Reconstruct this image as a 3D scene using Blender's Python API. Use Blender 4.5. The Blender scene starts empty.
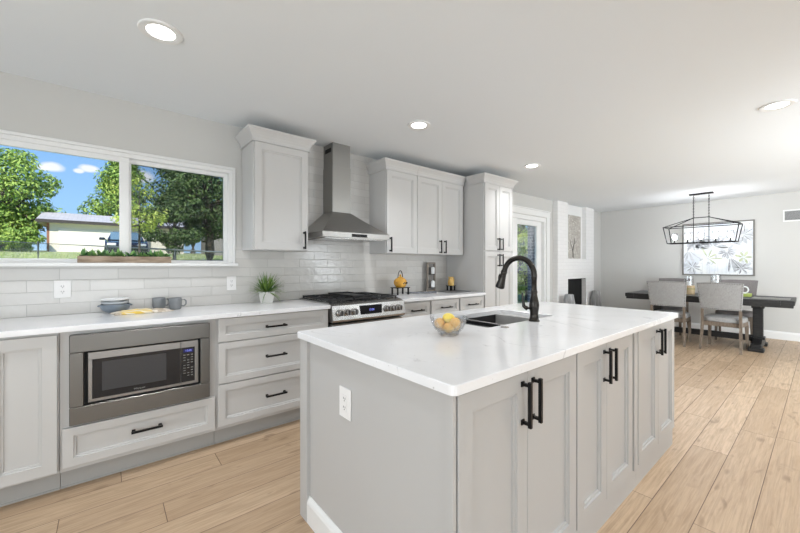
import bpy, bmesh, math, random
from mathutils import Vector, Matrix, noise
R = math.radians
C = bpy.context.scene.collection
S = bpy.context.scene

# ------------------------------------------------------------------ camera
H = 1.246; TH = 50.3; D = 3.266; CZ = 2.447; WX = 8.67
cam = bpy.data.cameras.new('camera'); cam.sensor_width = 36; cam.lens = 36 * 353 / 800
cam.shift_y = -1.5 / 800; cam.clip_start = 0.02; cam.clip_end = 500
co = bpy.data.objects.new('camera', cam); C.objects.link(co)
co.location = (0, 0, H); co.rotation_euler = (R(90), 0, R(TH - 90)); S.camera = co
# ------------------------------------------------------------------ view, world, sun, fill lights
S.view_settings.view_transform = 'Standard'; S.view_settings.look = 'None'
S.view_settings.exposure = 0.41; S.view_settings.gamma = 1.0; S.view_settings.use_curve_mapping = False


def build_world():
    w = bpy.data.worlds.new('sky'); S.world = w; w.use_nodes = True
    nt = w.node_tree; n = nt.nodes; n.clear(); L = nt.links.new
    out = n.new('ShaderNodeOutputWorld'); bg = n.new('ShaderNodeBackground')
    tc = n.new('ShaderNodeTexCoord'); sep = n.new('ShaderNodeSeparateXYZ')
    L(tc.outputs['Generated'], sep.inputs[0])
    ramp = n.new('ShaderNodeValToRGB'); e = ramp.color_ramp.elements
    e[0].position = 0.0; e[0].color = (.50, .72, .95, 1)
    e[1].position = 0.45; e[1].color = (.10, .30, .80, 1)
    m = e.new(.12); m.color = (.34, .60, .93, 1)
    L(sep.outputs['Z'], ramp.inputs[0])
    last = ramp.outputs[0]
    # small cumulus clouds, each a direction of the sky broken up by noise
    nz = n.new('ShaderNodeTexNoise'); nz.inputs['Scale'].default_value = 16; nz.inputs['Detail'].default_value = 6
    L(tc.outputs['Generated'], nz.inputs['Vector'])
    def cdir(px, py):
        u = px - 400; c, s = math.cos(R(TH)), math.sin(R(TH))
        return Vector((353 * c + u * s, 353 * s - u * c, 265 - py)).normalized()
    for d, rad in ((cdir(51, 167), .020), (cdir(44, 168), .012), (cdir(90, 169), .017), (cdir(79, 171), .009), (cdir(140, 176), .03), (Vector((.55, .75, .34)).normalized(), .12), (Vector((-.7, .6, .3)).normalized(), .14)):
        vm = n.new('ShaderNodeVectorMath'); vm.operation = 'MULTIPLY_ADD'
        vd = n.new('ShaderNodeVectorMath'); vd.operation = 'SUBTRACT'
        vd.inputs[1].default_value = d
        L(tc.outputs['Generated'], vd.inputs[0])
        vs = n.new('ShaderNodeVectorMath'); vs.operation = 'MULTIPLY'; vs.inputs[1].default_value = (1, 1, 1.9)
        L(vd.outputs[0], vs.inputs[0])
        ln = n.new('ShaderNodeVectorMath'); ln.operation = 'LENGTH'; L(vs.outputs[0], ln.inputs[0])
        dv = n.new('ShaderNodeMath'); dv.operation = 'DIVIDE'; dv.inputs[1].default_value = rad; L(ln.outputs['Value'], dv.inputs[0])
        ad = n.new('ShaderNodeMath'); ad.operation = 'MULTIPLY_ADD'; ad.inputs[1].default_value = -1.6; L(nz.outputs['Fac'], ad.inputs[0]); L(dv.outputs[0], ad.inputs[2])
        mr = n.new('ShaderNodeMapRange'); mr.inputs['From Min'].default_value = -.25; mr.inputs['From Max'].default_value = .25
        mr.inputs['To Min'].default_value = .92; mr.inputs['To Max'].default_value = 0
        L(ad.outputs[0], mr.inputs['Value'])
        mx = n.new('ShaderNodeMix'); mx.data_type = 'RGBA'; mx.inputs['B'].default_value = (.93, .93, .95, 1)
        L(mr.outputs[0], mx.inputs['Factor']); L(last, mx.inputs['A']); last = mx.outputs['Result']
        n.remove(vm)
    L(last, bg.inputs[0]); bg.inputs[1].default_value = .88
    L(bg.outputs[0], out.inputs[0])


build_world()


def light(name, kind, loc, rot, energy, color=(1, 1, 1), size=None, size_y=None, parent=None, **kw):
    l = bpy.data.lights.new(name, kind); l.energy = energy; l.color = color
    if kind == 'AREA':
        l.shape = 'RECTANGLE' if size_y else 'DISK'; l.size = size
        if size_y: l.size_y = size_y
    for k, v in kw.items(): setattr(l, k, v)
    o = bpy.data.objects.new(name, l); C.objects.link(o); o.location = loc; o.rotation_euler = rot
    if parent: o.parent = parent
    return o


light('sun', 'SUN', (0, -20, 30), (R(50), 0, R(-24)), 4.1, (1, .95, .84), angle=R(.6))
# added fill lights in the unseen room behind the camera, no openings modelled
FILL_COL = (0.87, .945, 1.0)
light('fill_back_kitchen', 'AREA', (0.2, -3.2, 1.10), (R(118), 0, 0), 50, FILL_COL, 3.4, 2.0)
light('fill_back_dining', 'AREA', (5.2, -3.0, 1.15), (R(113), 0, R(-50)), 215, FILL_COL, 4.2, 2.0)
light('fill_left', 'AREA', (-2.6, 0.2, 1.10), (R(108), 0, R(-90)), 64, FILL_COL, 3.0, 1.8)

# ------------------------------------------------------------------ materials
MC = {}


def mat(name, col, rough=.5, metal=0., bump=None, spec=.5, emis=None, estr=0., vary=None, coat=0., trans=0., ior=1.45, alpha=1.):
    """bump=(scale, strength), vary=(scale, col2, (stretch)) procedural"""
    if name in MC: return MC[name]
    m = bpy.data.materials.new(name); m.use_nodes = True; nt = m.node_tree; n = nt.nodes; L = nt.links.new
    b = n['Principled BSDF']
    b.inputs['Base Color'].default_value = (*col, 1); b.inputs['Roughness'].default_value = rough
    b.inputs['Metallic'].default_value = metal; b.inputs['Specular IOR Level'].default_value = spec
    b.inputs['Coat Weight'].default_value = coat; b.inputs['Transmission Weight'].default_value = trans
    b.inputs['IOR'].default_value = ior
    if emis: b.inputs['Emission Color'].default_value = (*emis, 1); b.inputs['Emission Strength'].default_value = estr
    tc = n.new('ShaderNodeTexCoord')
    if vary:
        mp = n.new('ShaderNodeMapping'); L(tc.outputs['Object'], mp.inputs[0])
        if len(vary) > 2: mp.inputs['Scale'].default_value = vary[2]
        nz = n.new('ShaderNodeTexNoise'); nz.inputs['Scale'].default_value = vary[0]; nz.inputs['Detail'].default_value = 5
        L(mp.outputs[0], nz.inputs['Vector'])
        mr = n.new('ShaderNodeMapRange'); mr.inputs['From Min'].default_value = .33; mr.inputs['From Max'].default_value = .67
        L(nz.outputs['Fac'], mr.inputs['Value'])
        mx = n.new('ShaderNodeMix'); mx.data_type = 'RGBA'; mx.inputs['A'].default_value = (*col, 1); mx.inputs['B'].default_value = (*vary[1], 1)
        L(mr.outputs[0], mx.inputs['Factor']); L(mx.outputs['Result'], b.inputs['Base Color'])
    if bump:
        mp = n.new('ShaderNodeMapping'); L(tc.outputs['Object'], mp.inputs[0])
        if len(bump) > 2: mp.inputs['Scale'].default_value = bump[2]
        nz = n.new('ShaderNodeTexNoise'); nz.inputs['Scale'].default_value = bump[0]; nz.inputs['Detail'].default_value = 3
        L(mp.outputs[0], nz.inputs['Vector'])
        bp = n.new('ShaderNodeBump'); bp.inputs['Strength'].default_value = bump[1]; bp.inputs['Distance'].default_value = .004
        L(nz.outputs['Fac'], bp.inputs['Height']); L(bp.outputs[0], b.inputs['Normal'])
    MC[name] = m
    return m


def nodes_of(m): return m.node_tree.nodes, m.node_tree.links.new


class N:
    """tiny expression helper for math nodes"""
    def __init__(s, nt): s.nt = nt
    def m(s, op, a, b=None, c=None):
        x = s.nt.nodes.new('ShaderNodeMath'); x.operation = op
        for i, v in enumerate((a, b, c)):
            if v is None: continue
            if isinstance(v, (int, float)): x.inputs[i].default_value = v
            else: s.nt.links.new(v, x.inputs[i])
        return x.outputs[0]
    def xyz(s, a, b, c):
        x = s.nt.nodes.new('ShaderNodeCombineXYZ')
        for i, v in enumerate((a, b, c)):
            if isinstance(v, (int, float)): x.inputs[i].default_value = v
            else: s.nt.links.new(v, x.inputs[i])
        return x.outputs[0]
    def white(s, v):
        x = s.nt.nodes.new('ShaderNodeTexWhiteNoise'); x.noise_dimensions = '3D'; s.nt.links.new(v, x.inputs['Vector']); return x.outputs['Value'], x.outputs['Color']
    def noise(s, v, scale, detail=3, dist=0., rough=.5):
        x = s.nt.nodes.new('ShaderNodeTexNoise'); x.inputs['Scale'].default_value = scale; x.inputs['Detail'].default_value = detail
        x.inputs['Distortion'].default_value = dist; x.inputs['Roughness'].default_value = rough
        s.nt.links.new(v, x.inputs['Vector']); return x.outputs['Fac']
    def mr(s, v, a, b, c=0., d=1.):
        x = s.nt.nodes.new('ShaderNodeMapRange'); s.nt.links.new(v, x.inputs['Value'])
        for k, q in zip(('From Min', 'From Max', 'To Min', 'To Max'), (a, b, c, d)): x.inputs[k].default_value = q
        return x.outputs[0]
    def mix(s, f, a, b):
        x = s.nt.nodes.new('ShaderNodeMix'); x.data_type = 'RGBA'
        for k, v in (('Factor', f), ('A', a), ('B', b)):
            if isinstance(v, tuple): x.inputs[k].default_value = (*v, 1)
            elif isinstance(v, (int, float)): x.inputs[k].default_value = v
            else: s.nt.links.new(v, x.inputs[k])
        return x.outputs['Result']
    def bump(s, h, st, dist):
        x = s.nt.nodes.new('ShaderNodeBump'); x.inputs['Strength'].default_value = st; x.inputs['Distance'].default_value = dist
        s.nt.links.new(h, x.inputs['Height']); return x.outputs[0]


def tiles(name, axes, w, h, gap, cols, grout, rough=.4, offset=.5, rnd=False, ox=0., oy=0., kind='tile', gbump=.4):
    m = bpy.data.materials.new(name); m.use_nodes = True; nt = m.node_tree; b = nt.nodes['Principled BSDF']; e = N(nt)
    tc = nt.nodes.new('ShaderNodeTexCoord'); sp = nt.nodes.new('ShaderNodeSeparateXYZ'); nt.links.new(tc.outputs['Object'], sp.inputs[0])
    U, V = sp.outputs[axes[0]], sp.outputs[axes[1]]
    U = e.m('SUBTRACT', U, ox); V = e.m('SUBTRACT', V, oy)
    vr = e.m('DIVIDE', V, h); row = e.m('FLOOR', vr)
    if rnd:
        sh, _ = e.white(e.xyz(row, 3.7, 1.1))
    else:
        sh = e.m('MULTIPLY', e.m('MODULO', e.m('ADD', row, 100), 2), offset)
    ur = e.m('ADD', e.m('DIVIDE', U, w), sh); col = e.m('FLOOR', ur)
    fu = e.m('MULTIPLY', e.m('SUBTRACT', ur, col), w); fv = e.m('MULTIPLY', e.m('SUBTRACT', vr, row), h)
    du = e.m('MINIMUM', fu, e.m('SUBTRACT', w, fu)); dv = e.m('MINIMUM', fv, e.m('SUBTRACT', h, fv))
    d = e.m('MINIMUM', du, dv)
    mask = e.mr(d, gap * .35, gap * .65)           # 1 on the tile, 0 on the joint
    wv, wc = e.white(e.xyz(row, col, 7.3))
    base = e.mix(wv, cols[0], cols[1])
    if kind == 'wood':
        wo = e.m('MULTIPLY', wv, 37.)
        p1 = e.xyz(e.m('ADD', e.m('MULTIPLY', U, 1.0), wo), e.m('MULTIPLY', V, 9.), wo)
        g1 = e.noise(p1, 2.2, 8, 1.6, .62)
        g2 = e.noise(e.xyz(e.m('ADD', e.m('MULTIPLY', U, 2.2), wo), e.m('MULTIPLY', V, 60.), wo), 1.7, 4, .6, .6)
        k = e.noise(e.xyz(e.m('ADD', e.m('MULTIPLY', U, 2.6), wo), e.m('MULTIPLY', V, 7.), wo), 1.5, 2, .8)
        base = e.mix(e.mr(g1, .42, .70, 0, .75), base, cols[2])
        base = e.mix(e.mr(g2, .42, .72, 0, .42), base, cols[3])
        base = e.mix(e.mr(k, .64, .72, 0, .55), base, cols[3])
        kv = nt.nodes.new('ShaderNodeTexVoronoi'); kv.inputs['Scale'].default_value = 1.0
        nt.links.new(e.xyz(e.m('ADD', e.m('MULTIPLY', U, 2.4), wo), e.m('ADD', e.m('MULTIPLY', V, 7.), e.m('MULTIPLY', g1, .6)), wo), kv.inputs['Vector'])
        kd = e.m('ADD', kv.outputs['Distance'], e.m('MULTIPLY', g2, .12))
        base = e.mix(e.mr(kd, .09, .20, .75, 0), base, cols[3])
        ht = e.m('ADD', mask, e.m('MULTIPLY', g2, .10))
        rr = e.mr(g1, .3, .7, rough, rough + .1)
    else:
        pw = e.xyz(e.m('ADD', U, e.m('MULTIPLY', wv, 9.)), e.m('ADD', V, e.m('MULTIPLY', wv, 5.)), 0.)
        wav = e.noise(pw, 14. if kind == 'tile' else 30., 2, .3)
        ht = e.m('ADD', mask, e.m('MULTIPLY', wav, gbump))
        rr = None
    nt.links.new(e.mix(mask, grout, base), b.inputs['Base Color'])
    nt.links.new(e.bump(ht, .5, .003), b.inputs['Normal'])
    if rr is not None: nt.links.new(rr, b.inputs['Roughness'])
    else: nt.links.new(e.mr(mask, 0, 1, .8, rough), b.inputs['Roughness'])
    return m


M_floor = tiles('oak_planks', (0, 1), 1.52, .181, .0035, ((.50, .355, .23), (.63, .465, .315), (.42, .29, .18), (.22, .14, .08)), (.16, .10, .06), .36, rnd=True, oy=.045, kind='wood')
M_tile = tiles('glazed_subway_tile', (0, 2), .305, .0775, .0035, ((.585, .57, .545), (.66, .645, .62)), (.49, .48, .46), .15, .5, ox=.062 + .1525, oy=.913, gbump=1.5)
M_wbrick = tiles('white_painted_brick', (0, 2), .205, .068, .008, ((.80, .79, .78), (.82, .81, .80)), (.76, .75, .74), .6, .5, kind='brick', gbump=.1)
M_wbrickY = tiles('white_painted_brick_side', (1, 2), .205, .068, .008, ((.80, .79, .78), (.82, .81, .80)), (.76, .75, .74), .6, .5, kind='brick', gbump=.1)
M_gbrick = tiles('grey_outdoor_brick', (1, 2), .22, .075, .012, ((.14, .14, .16), (.30, .29, .31)), (.50, .49, .48), .8, .5, kind='brick')
M_shingle = tiles('grey_roof_shingle', (0, 1), .5, .3, .03, ((.52, .49, .47), (.62, .58, .56)), (.40, .38, .37), .9, .5, kind='brick')


def quartz():
    m = bpy.data.materials.new('white_quartz'); m.use_nodes = True; nt = m.node_tree; b = nt.nodes['Principled BSDF']; e = N(nt)
    tc = nt.nodes.new('ShaderNodeTexCoord'); g = tc.outputs['Object']
    a = e.noise(g, 1.9, 6, 1.5, .55); v = e.m('ABSOLUTE', e.m('SUBTRACT', a, .5))
    vein = e.mr(v, 0.0, .012, 1, 0)
    vein = e.m('MULTIPLY', vein, e.mr(e.noise(g, 2.6, 2), .5, .62))
    c = e.mix(e.mr(e.noise(g, 3., 4), .4, .7), (.86, .86, .87), (.80, .80, .81))
    c = e.mix(e.m('MULTIPLY', vein, .5), c, (.45, .45, .47))
    sp = e.mr(e.noise(g, 90., 1), .74, .8, 0, .5); c = e.mix(sp, c, (.35, .34, .33))
    nt.links.new(c, b.inputs['Base Color']); b.inputs['Roughness'].default_value = .13
    return m


M_quartz = quartz()
M_cab = mat('warm_white_cabinet_paint', (.565, .557, .545), .38, bump=(60, .02))
M_isl = mat('pale_grey_island_paint', (.485, .477, .467), .40, bump=(60, .02))
M_wall = mat('greige_wall_paint', (.585, .578, .555), .85, bump=(120, .05))
M_ceil = mat('ceiling_paint', (.775, .80, .815), .9, bump=(150, .05))
M_trim = mat('white_trim_paint', (.80, .80, .79), .35, bump=(80, .01))
M_vinyl = mat('white_vinyl', (.82, .82, .81), .3, bump=(80, .01))
M_black = mat('matte_black_metal', (.012, .012, .013), .38, .6, bump=(90, .03))
M_steel = mat('brushed_stainless_steel', (.42, .41, .40), .27, 1., bump=(40, .08, (1, 1, 40)))
M_steelh = mat('horizontal_brushed_steel', (.36, .35, .335), .30, 1., bump=(30, .10, (1, 1, 60)))
M_mwst = mat('reflection_dark_steel_trim', (.19, .185, .175), .34, 1., bump=(30, .10, (1, 1, 60)))  # steel base darkened to stand in for reflections of island and floor
M_blackg = mat('black_glass', (.010, .010, .012), .07, bump=(5, .01))
M_greyg = mat('tinted_oven_glass', (.045, .046, .05), .12, bump=(5, .01))
M_iron = mat('cast_iron', (.018, .018, .019), .5, bump=(200, .2))
M_rubber = mat('matte_near_black', (.02, .02, .02), .8, bump=(50, .05))  # plain near-black for housings, frames, slots, wheels and cables
M_outlet = mat('white_plastic', (.82, .81, .80), .35, bump=(80, .01))
M_sink = mat('black_granite_composite', (.018, .018, .02), .35, bump=(200, .1))
M_orb = mat('oil_rubbed_bronze', (.045, .041, .037), .26, .85, bump=(60, .03))


def glass(name, tint=(1, 1, 1), refl=.06, rough=.01, dark=0.):
    m = bpy.data.materials.new(name); m.use_nodes = True; nt = m.node_tree; n = nt.nodes; n.clear(); L = nt.links.new
    out = n.new('ShaderNodeOutputMaterial'); t = n.new('ShaderNodeBsdfTransparent'); g = n.new('ShaderNodeBsdfGlossy'); mx = n.new('ShaderNodeMixShader')
    t.inputs[0].default_value = (*tint, 1); g.inputs['Roughness'].default_value = rough
    fr = n.new('ShaderNodeLayerWeight'); fr.inputs[0].default_value = .25
    mm = n.new('ShaderNodeMath'); mm.operation = 'MULTIPLY_ADD'; mm.inputs[1].default_value = .45; mm.inputs[2].default_value = refl
    L(fr.outputs['Fresnel'], mm.inputs[0]); L(mm.outputs[0], mx.inputs[0]); L(t.outputs[0], mx.inputs[1]); L(g.outputs[0], mx.inputs[2]); L(mx.outputs[0], out.inputs[0])
    return m


M_glass = glass('window_glass', refl=.0, tint=(.97, .98, .98))
M_cglass = glass('clear_thin_glass', tint=(.96, .965, .97), refl=.06)
M_screen = glass('insect_screen_mesh', tint=(.78, .79, .80), refl=.0, rough=.6)

# ------------------------------------------------------------------ mesh helpers


def smooth(me, ang=35):
    for p in me.polygons: p.use_smooth = True
    try: me.set_sharp_from_angle(angle=R(ang))
    except Exception: pass


def obj(name, bm, m, parent=None, loc=None, sm=True, label=None):
    bmesh.ops.recalc_face_normals(bm, faces=bm.faces) if sm != 'raw' else None
    me = bpy.data.meshes.new(name); bm.to_mesh(me); bm.free()
    if isinstance(m, (list, tuple)):
        for q in m: me.materials.append(q)
    else: me.materials.append(m)
    if sm: smooth(me)
    o = bpy.data.objects.new(name, me); C.objects.link(o)
    if parent: o.parent = parent
    if loc: o.location = loc
    if label: o['label'] = label
    return o


def tag(o, label, cat, group=None, kind=None):
    o['label'] = label; o['category'] = cat
    if group: o['group'] = group
    if kind: o['kind'] = kind
    return o


def thing(name, label, cat, loc=(0, 0, 0), rz=0., group=None):
    o = bpy.data.objects.new(name, None); C.objects.link(o); o.empty_display_size = .1
    o.location = loc; o.rotation_euler = (0, 0, rz)
    return tag(o, label, cat, group)


def struct(o, label=None, cat=None):
    o['kind'] = 'structure'
    if label: o['label'] = label
    if cat: o['category'] = cat
    return o


def dup(root, loc=None, rz=None, label=None, group=None):
    r = root.copy(); C.objects.link(r)
    if loc is not None: r.location = loc
    if rz is not None: r.rotation_euler = (0, 0, rz)
    if label: r['label'] = label
    if group: r['group'] = group
    for ch in list(root.children):
        c = ch.copy(); C.objects.link(c); c.parent = r
        for g in ch.children:
            d = g.copy(); C.objects.link(d); d.parent = c
    return r


def B(): return bmesh.new()


def box(bm, x0, x1, y0, y1, z0, z1, bev=0., mi=0, seg=1, rot=None, org=None):
    r = bmesh.ops.create_cube(bm, size=1.)
    vs = r['verts']
    for v in vs:
        v.co = Vector(((x0 + x1) / 2 + v.co.x * (x1 - x0), (y0 + y1) / 2 + v.co.y * (y1 - y0), (z0 + z1) / 2 + v.co.z * (z1 - z0)))
    fs = {f for v in vs for f in v.link_faces}
    for f in fs: f.material_index = mi
    if bev > 0:
        es = list({e for v in vs for e in v.link_edges})
        k = bmesh.ops.bevel(bm, geom=es, offset=bev, segments=seg, affect='EDGES', profile=.5)
        vs = list({v for f in k['faces'] for v in f.verts} | {v for v in vs if v.is_valid})
        for f in k['faces']: f.material_index = mi
    if rot is not None:
        bmesh.ops.rotate(bm, verts=vs, cent=org or Vector(((x0 + x1) / 2, (y0 + y1) / 2, (z0 + z1) / 2)), matrix=rot)
    return vs


def bx(*a, **k):
    bm = B(); box(bm, *a, **k); return bm


def frame_axes(d):
    d = d.normalized(); up = Vector((0, 0, 1)) if abs(d.z) < .9 else Vector((1, 0, 0))
    a = d.cross(up).normalized(); b = a.cross(d).normalized(); return a, b


def tube(bm, pts, r, seg=10, cap=True, close=False, mi=0):
    pts = [Vector(p) for p in pts]; n = len(pts)
    rs = r if isinstance(r, (list, tuple)) else [r] * n
    rings = []; pa = None
    for i, p in enumerate(pts):
        if close: d = pts[(i + 1) % n] - pts[i - 1]
        else: d = pts[min(i + 1, n - 1)] - pts[max(i - 1, 0)]
        d.normalize()
        if pa is None: a, b = frame_axes(d)
        else:
            a = (pa - d * pa.dot(d))
            a = a.normalized() if a.length > 1e-6 else frame_axes(d)[0]
            b = d.cross(a)
        pa = a
        rings.append([bm.verts.new(p + (a * math.cos(t) + b * math.sin(t)) * rs[i]) for t in [2 * math.pi * k / seg for k in range(seg)]])
    m = n if close else n - 1
    for i in range(m):
        A, Bq = rings[i], rings[(i + 1) % n]
        for k in range(seg):
            f = bm.faces.new((A[k], A[(k + 1) % seg], Bq[(k + 1) % seg], Bq[k])); f.material_index = mi
    if cap and not close:
        f = bm.faces.new(rings[0][::-1]); f.material_index = mi
        f = bm.faces.new(rings[-1]); f.material_index = mi


def bar(bm, p, q, w, h=None, mi=0, up=(0, 0, 1)):
    """square bar from p to q"""
    p = Vector(p); q = Vector(q); h = h or w; d = (q - p).normalized()
    upv = Vector(up)
    if abs(d.dot(upv)) > .95: upv = Vector((1, 0, 0)) if abs(d.x) < .9 else Vector((0, 1, 0))
    a = d.cross(upv).normalized() * w / 2; b = a.cross(d).normalized() * h / 2
    v = [bm.verts.new(c) for c in (p - a - b, p + a - b, p + a + b, p - a + b, q - a - b, q + a - b, q + a + b, q - a + b)]
    for f in ((0, 3, 2, 1), (4, 5, 6, 7), (0, 1, 5, 4), (1, 2, 6, 5), (2, 3, 7, 6), (3, 0, 4, 7)):
        g = bm.faces.new([v[i] for i in f]); g.material_index = mi


def lathe(bm, prof, seg=28, c=(0, 0, 0), mi=0, sx=1., sy=1.):
    """prof: list of (r,z)"""
    rings = []
    for r, z in prof:
        if r < 1e-5: rings.append([bm.verts.new((c[0], c[1], c[2] + z))])
        else: rings.append([bm.verts.new((c[0] + sx * r * math.cos(2 * math.pi * k / seg), c[1] + sy * r * math.sin(2 * math.pi * k / seg), c[2] + z)) for k in range(seg)])
    for A, Q in zip(rings, rings[1:]):
        for k in range(seg):
            k2 = (k + 1) % seg
            if len(A) == 1 and len(Q) == 1: continue
            if len(A) == 1: f = bm.faces.new((A[0], Q[k2], Q[k]))
            elif len(Q) == 1: f = bm.faces.new((A[k], A[k2], Q[0]))
            else: f = bm.faces.new((A[k], A[k2], Q[k2], Q[k]))
            f.material_index = mi


def prism(bm, pts, a0, a1, axis='x', mi=0):
    """extrude 2-D outline along an axis; pts are the other two coords"""
    def P(p, a):
        return {'x': (a, p[0], p[1]), 'y': (p[0], a, p[1]), 'z': (p[0], p[1], a)}[axis]
    v0 = [bm.verts.new(P(p, a0)) for p in pts]; v1 = [bm.verts.new(P(p, a1)) for p in pts]
    n = len(pts)
    for f in ([v0[::-1], v1] + [[v0[i], v0[(i + 1) % n], v1[(i + 1) % n], v1[i]] for i in range(n)]):
        g = bm.faces.new(f); g.material_index = mi


def loft_rect(bm, loops, capa=True, capb=True):
    """loops: list of (x0,x1,z0,z1,y) rectangles joined in order (a panelled door front)"""
    rr = [[bm.verts.new(p) for p in ((x0, y, z0), (x1, y, z0), (x1, y, z1), (x0, y, z1))] for x0, x1, z0, z1, y in loops]
    for A, Q in zip(rr, rr[1:]):
        for k in range(4): bm.faces.new((A[k], A[(k + 1) % 4], Q[(k + 1) % 4], Q[k]))
    if capa: bm.faces.new(rr[0][::-1])
    if capb: bm.faces.new(rr[-1])


def shaker(x0, x1, z0, z1, yf, th=.02, fw=.058, m=None, parent=None, name='door'):
    """shaker panel, its face at y=yf looking toward -y"""
    c = .0015
    def r(i, y): return (x0 + i, x1 - i, z0 + i, z1 - i, y)
    bm = B()
    loft_rect(bm, [r(0, yf + th), r(0, yf + c), r(c, yf), r(fw, yf), r(fw + .0015, yf + .0075), r(fw + .011, yf + .0085), r(fw + .0125, yf + .0155)])
    return obj(name, bm, m, parent, sm=False)


def pull(cx, cz, yf, length=.155, vert=False, parent=None):
    """square black bar pull with flared feet, standing off the face at y=yf"""
    bm = B(); l = length / 2; t = .0055
    def pt(a, y, w=0):
        return (cx, y, cz + a) if vert else (cx + a, y, cz)
    for s in (-1, 1):
        a = s * (l - .012)
        bar(bm, pt(a, yf), pt(a, yf - .004), .018, .018)
        bar(bm, pt(a, yf - .004), pt(a, yf - .030), .010, .010)
    bar(bm, pt(-l, yf - .030), pt(l, yf - .030), .0115, .0115)
    return obj('handle', bm, M_black, parent, sm=False)


def crown(x0, x1, yf, yb, z0, left, right, m, parent, cut_back=None):
    """cove crown swept around the left, front and right of a cabinet top (a closed solid stack)"""
    prof = [(0, 0), (.015, 0), (.015, .010), (.010, .012), (.013, .030), (.024, .052), (.040, .074), (.052, .088), (.055, .092), (.055, .104), (0.0, .104)]
    bm = B(); rings = []
    for o, z in prof:
        a = x0 - (o if left else 0); b = x1 + (o if right else 0)
        rings.append([bm.verts.new(p) for p in ((a, yb, z0 + z), (a, yf - o, z0 + z), (b, yf - o, z0 + z), (b, yb, z0 + z))])
    for A, Q in zip(rings, rings[1:]):
        for k in range(4): bm.faces.new((A[k], A[(k + 1) % 4], Q[(k + 1) % 4], Q[k]))
    bm.faces.new(rings[0][::-1]); bm.faces.new(rings[-1])
    return obj('crown_moulding', bm, m, parent, sm=False)


# ------------------------------------------------------------------ room shell
XL, YB = -2.8, -3.45
struct(obj('floor', bx(XL - .1, WX + .1, YB - .1, D + .12, -.08, 0), M_floor, sm=False), 'light oak plank floor running the length of the room', 'floor')
struct(obj('ceiling', bx(XL - .1, WX + .1, YB - .1, D + .25, CZ, CZ + .15), M_ceil, sm=False), 'flat white painted ceiling with recessed lights', 'ceiling')
WIN = (-.60, .832, 1.257, 2.062)        # window opening x0 x1 z0 z1
DOOR = (4.30, 6.19, 0., 2.10)
bm = B()
T = .2
for a in ((XL - .1, WIN[0], 0, CZ), (WIN[0], WIN[1], 0, WIN[2]), (WIN[0], WIN[1], WIN[3], CZ), (WIN[1], DOOR[0], 0, CZ), (DOOR[0], DOOR[1], DOOR[3], CZ), (DOOR[1], WX + .1, 0, CZ)):
    box(bm, a[0], a[1], D, D + T, a[2], a[3])
struct(obj('wall_window', bm, M_wall, sm=False), 'greige painted wall holding the kitchen window and patio door', 'wall')
struct(obj('wall_dining', bx(WX, WX + .15, YB, D, 0, CZ), M_wall, sm=False), 'greige end wall behind the dining table', 'wall')
struct(obj('wall_left', bx(XL - .15, XL, YB, D, 0, CZ), M_wall, sm=False), 'greige side wall behind the viewer', 'wall')
struct(obj('wall_back', bx(XL, WX, YB - .15, YB, 0, CZ), M_wall, sm=False), 'greige wall behind the viewer', 'wall')


def baseboard(name, along, a0, a1, at, sgn, h=.135):
    prof = [(0, 0), (.015, 0), (.015, h - .03), (.012, h - .02), (.007, h - .008), (.004, h), (0, h)]
    bm = B()
    if along == 'y': prism(bm, [(at + sgn * p, z) for p, z in prof], a0, a1, 'y')
    else: prism(bm, [(at + sgn * p, z) for p, z in prof], a0, a1, 'x')
    return struct(obj(name, bm, M_trim, sm=False), 'white baseboard along the wall', 'baseboard')


baseboard('baseboard_dining', 'y', YB, D, WX, -1)
baseboard('baseboard_window', 'x', 8.04, WX - .016, D, -1)
baseboard('baseboard_back', 'x', XL, WX - .016, YB, 1)
baseboard('baseboard_left', 'y', YB, D, XL, 1)

# tiled backsplash (part of the wall): strip under the window and full height between the cabinets
bm = B()
ty = D - .009
for a in ((-1.4, WIN[1] + .022, .914, 1.243), (WIN[1] + .022, 3.52, .914, 1.40), (1.36, 2.30, 1.40, CZ - .001)):
    box(bm, a[0], a[1], ty, D, a[2], a[3])
struct(obj('wall_tile', bm, M_tile, sm=False), 'glossy off-white subway tile backsplash', 'tile')
bm = B(); box(bm, WIN[1] + .016, WIN[1] + .022, D - .012, D, 1.243, 1.385)
struct(obj('trim_tile_edge', bm, mat('dark_bronze_edge', (.12, .11, .10), .4, .5, bump=(50, .02)), sm=False))

# ------------------------------------------------------------------ kitchen window
w1 = bpy.data.objects.new('window_1', None); C.objects.link(w1); struct(w1, 'white framed two-pane slider window over the counter', 'window')
x0, x1, z0, z1 = WIN
bm = B()       # casing on the room side
cw = .022
for a in ((x0 - cw, x1 + cw, z1, z1 + .022), (x0 - cw, x0, z0 - .02, z1), (x1, x1 + cw, z0 - .02, z1)):
    box(bm, a[0], a[1], D - .014, D + .0, a[2], a[3], .003)
obj('casing', bm, M_trim, w1, sm=False)
obj('sill', bx(x0 - cw, x1 + cw, D - .10, D + .05, z0 - .02, z0 + .004, .004), M_trim, w1, sm=False)


def ring(bm, x0, x1, z0, z1, w, y0, y1, bev=.002, wb=None, wl=None, wr=None, wt=None):
    wb = w if wb is None else wb; wl = w if wl is None else wl; wr = w if wr is None else wr; wt = w if wt is None else wt
    box(bm, x0, x1, y0, y1, z0, z0 + wb, bev); box(bm, x0, x1, y0, y1, z1 - wt, z1, bev)
    box(bm, x0, x0 + wl, y0, y1, z0 + wb, z1 - wt, bev); box(bm, x1 - wr, x1, y0, y1, z0 + wb, z1 - wt, bev)


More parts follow.
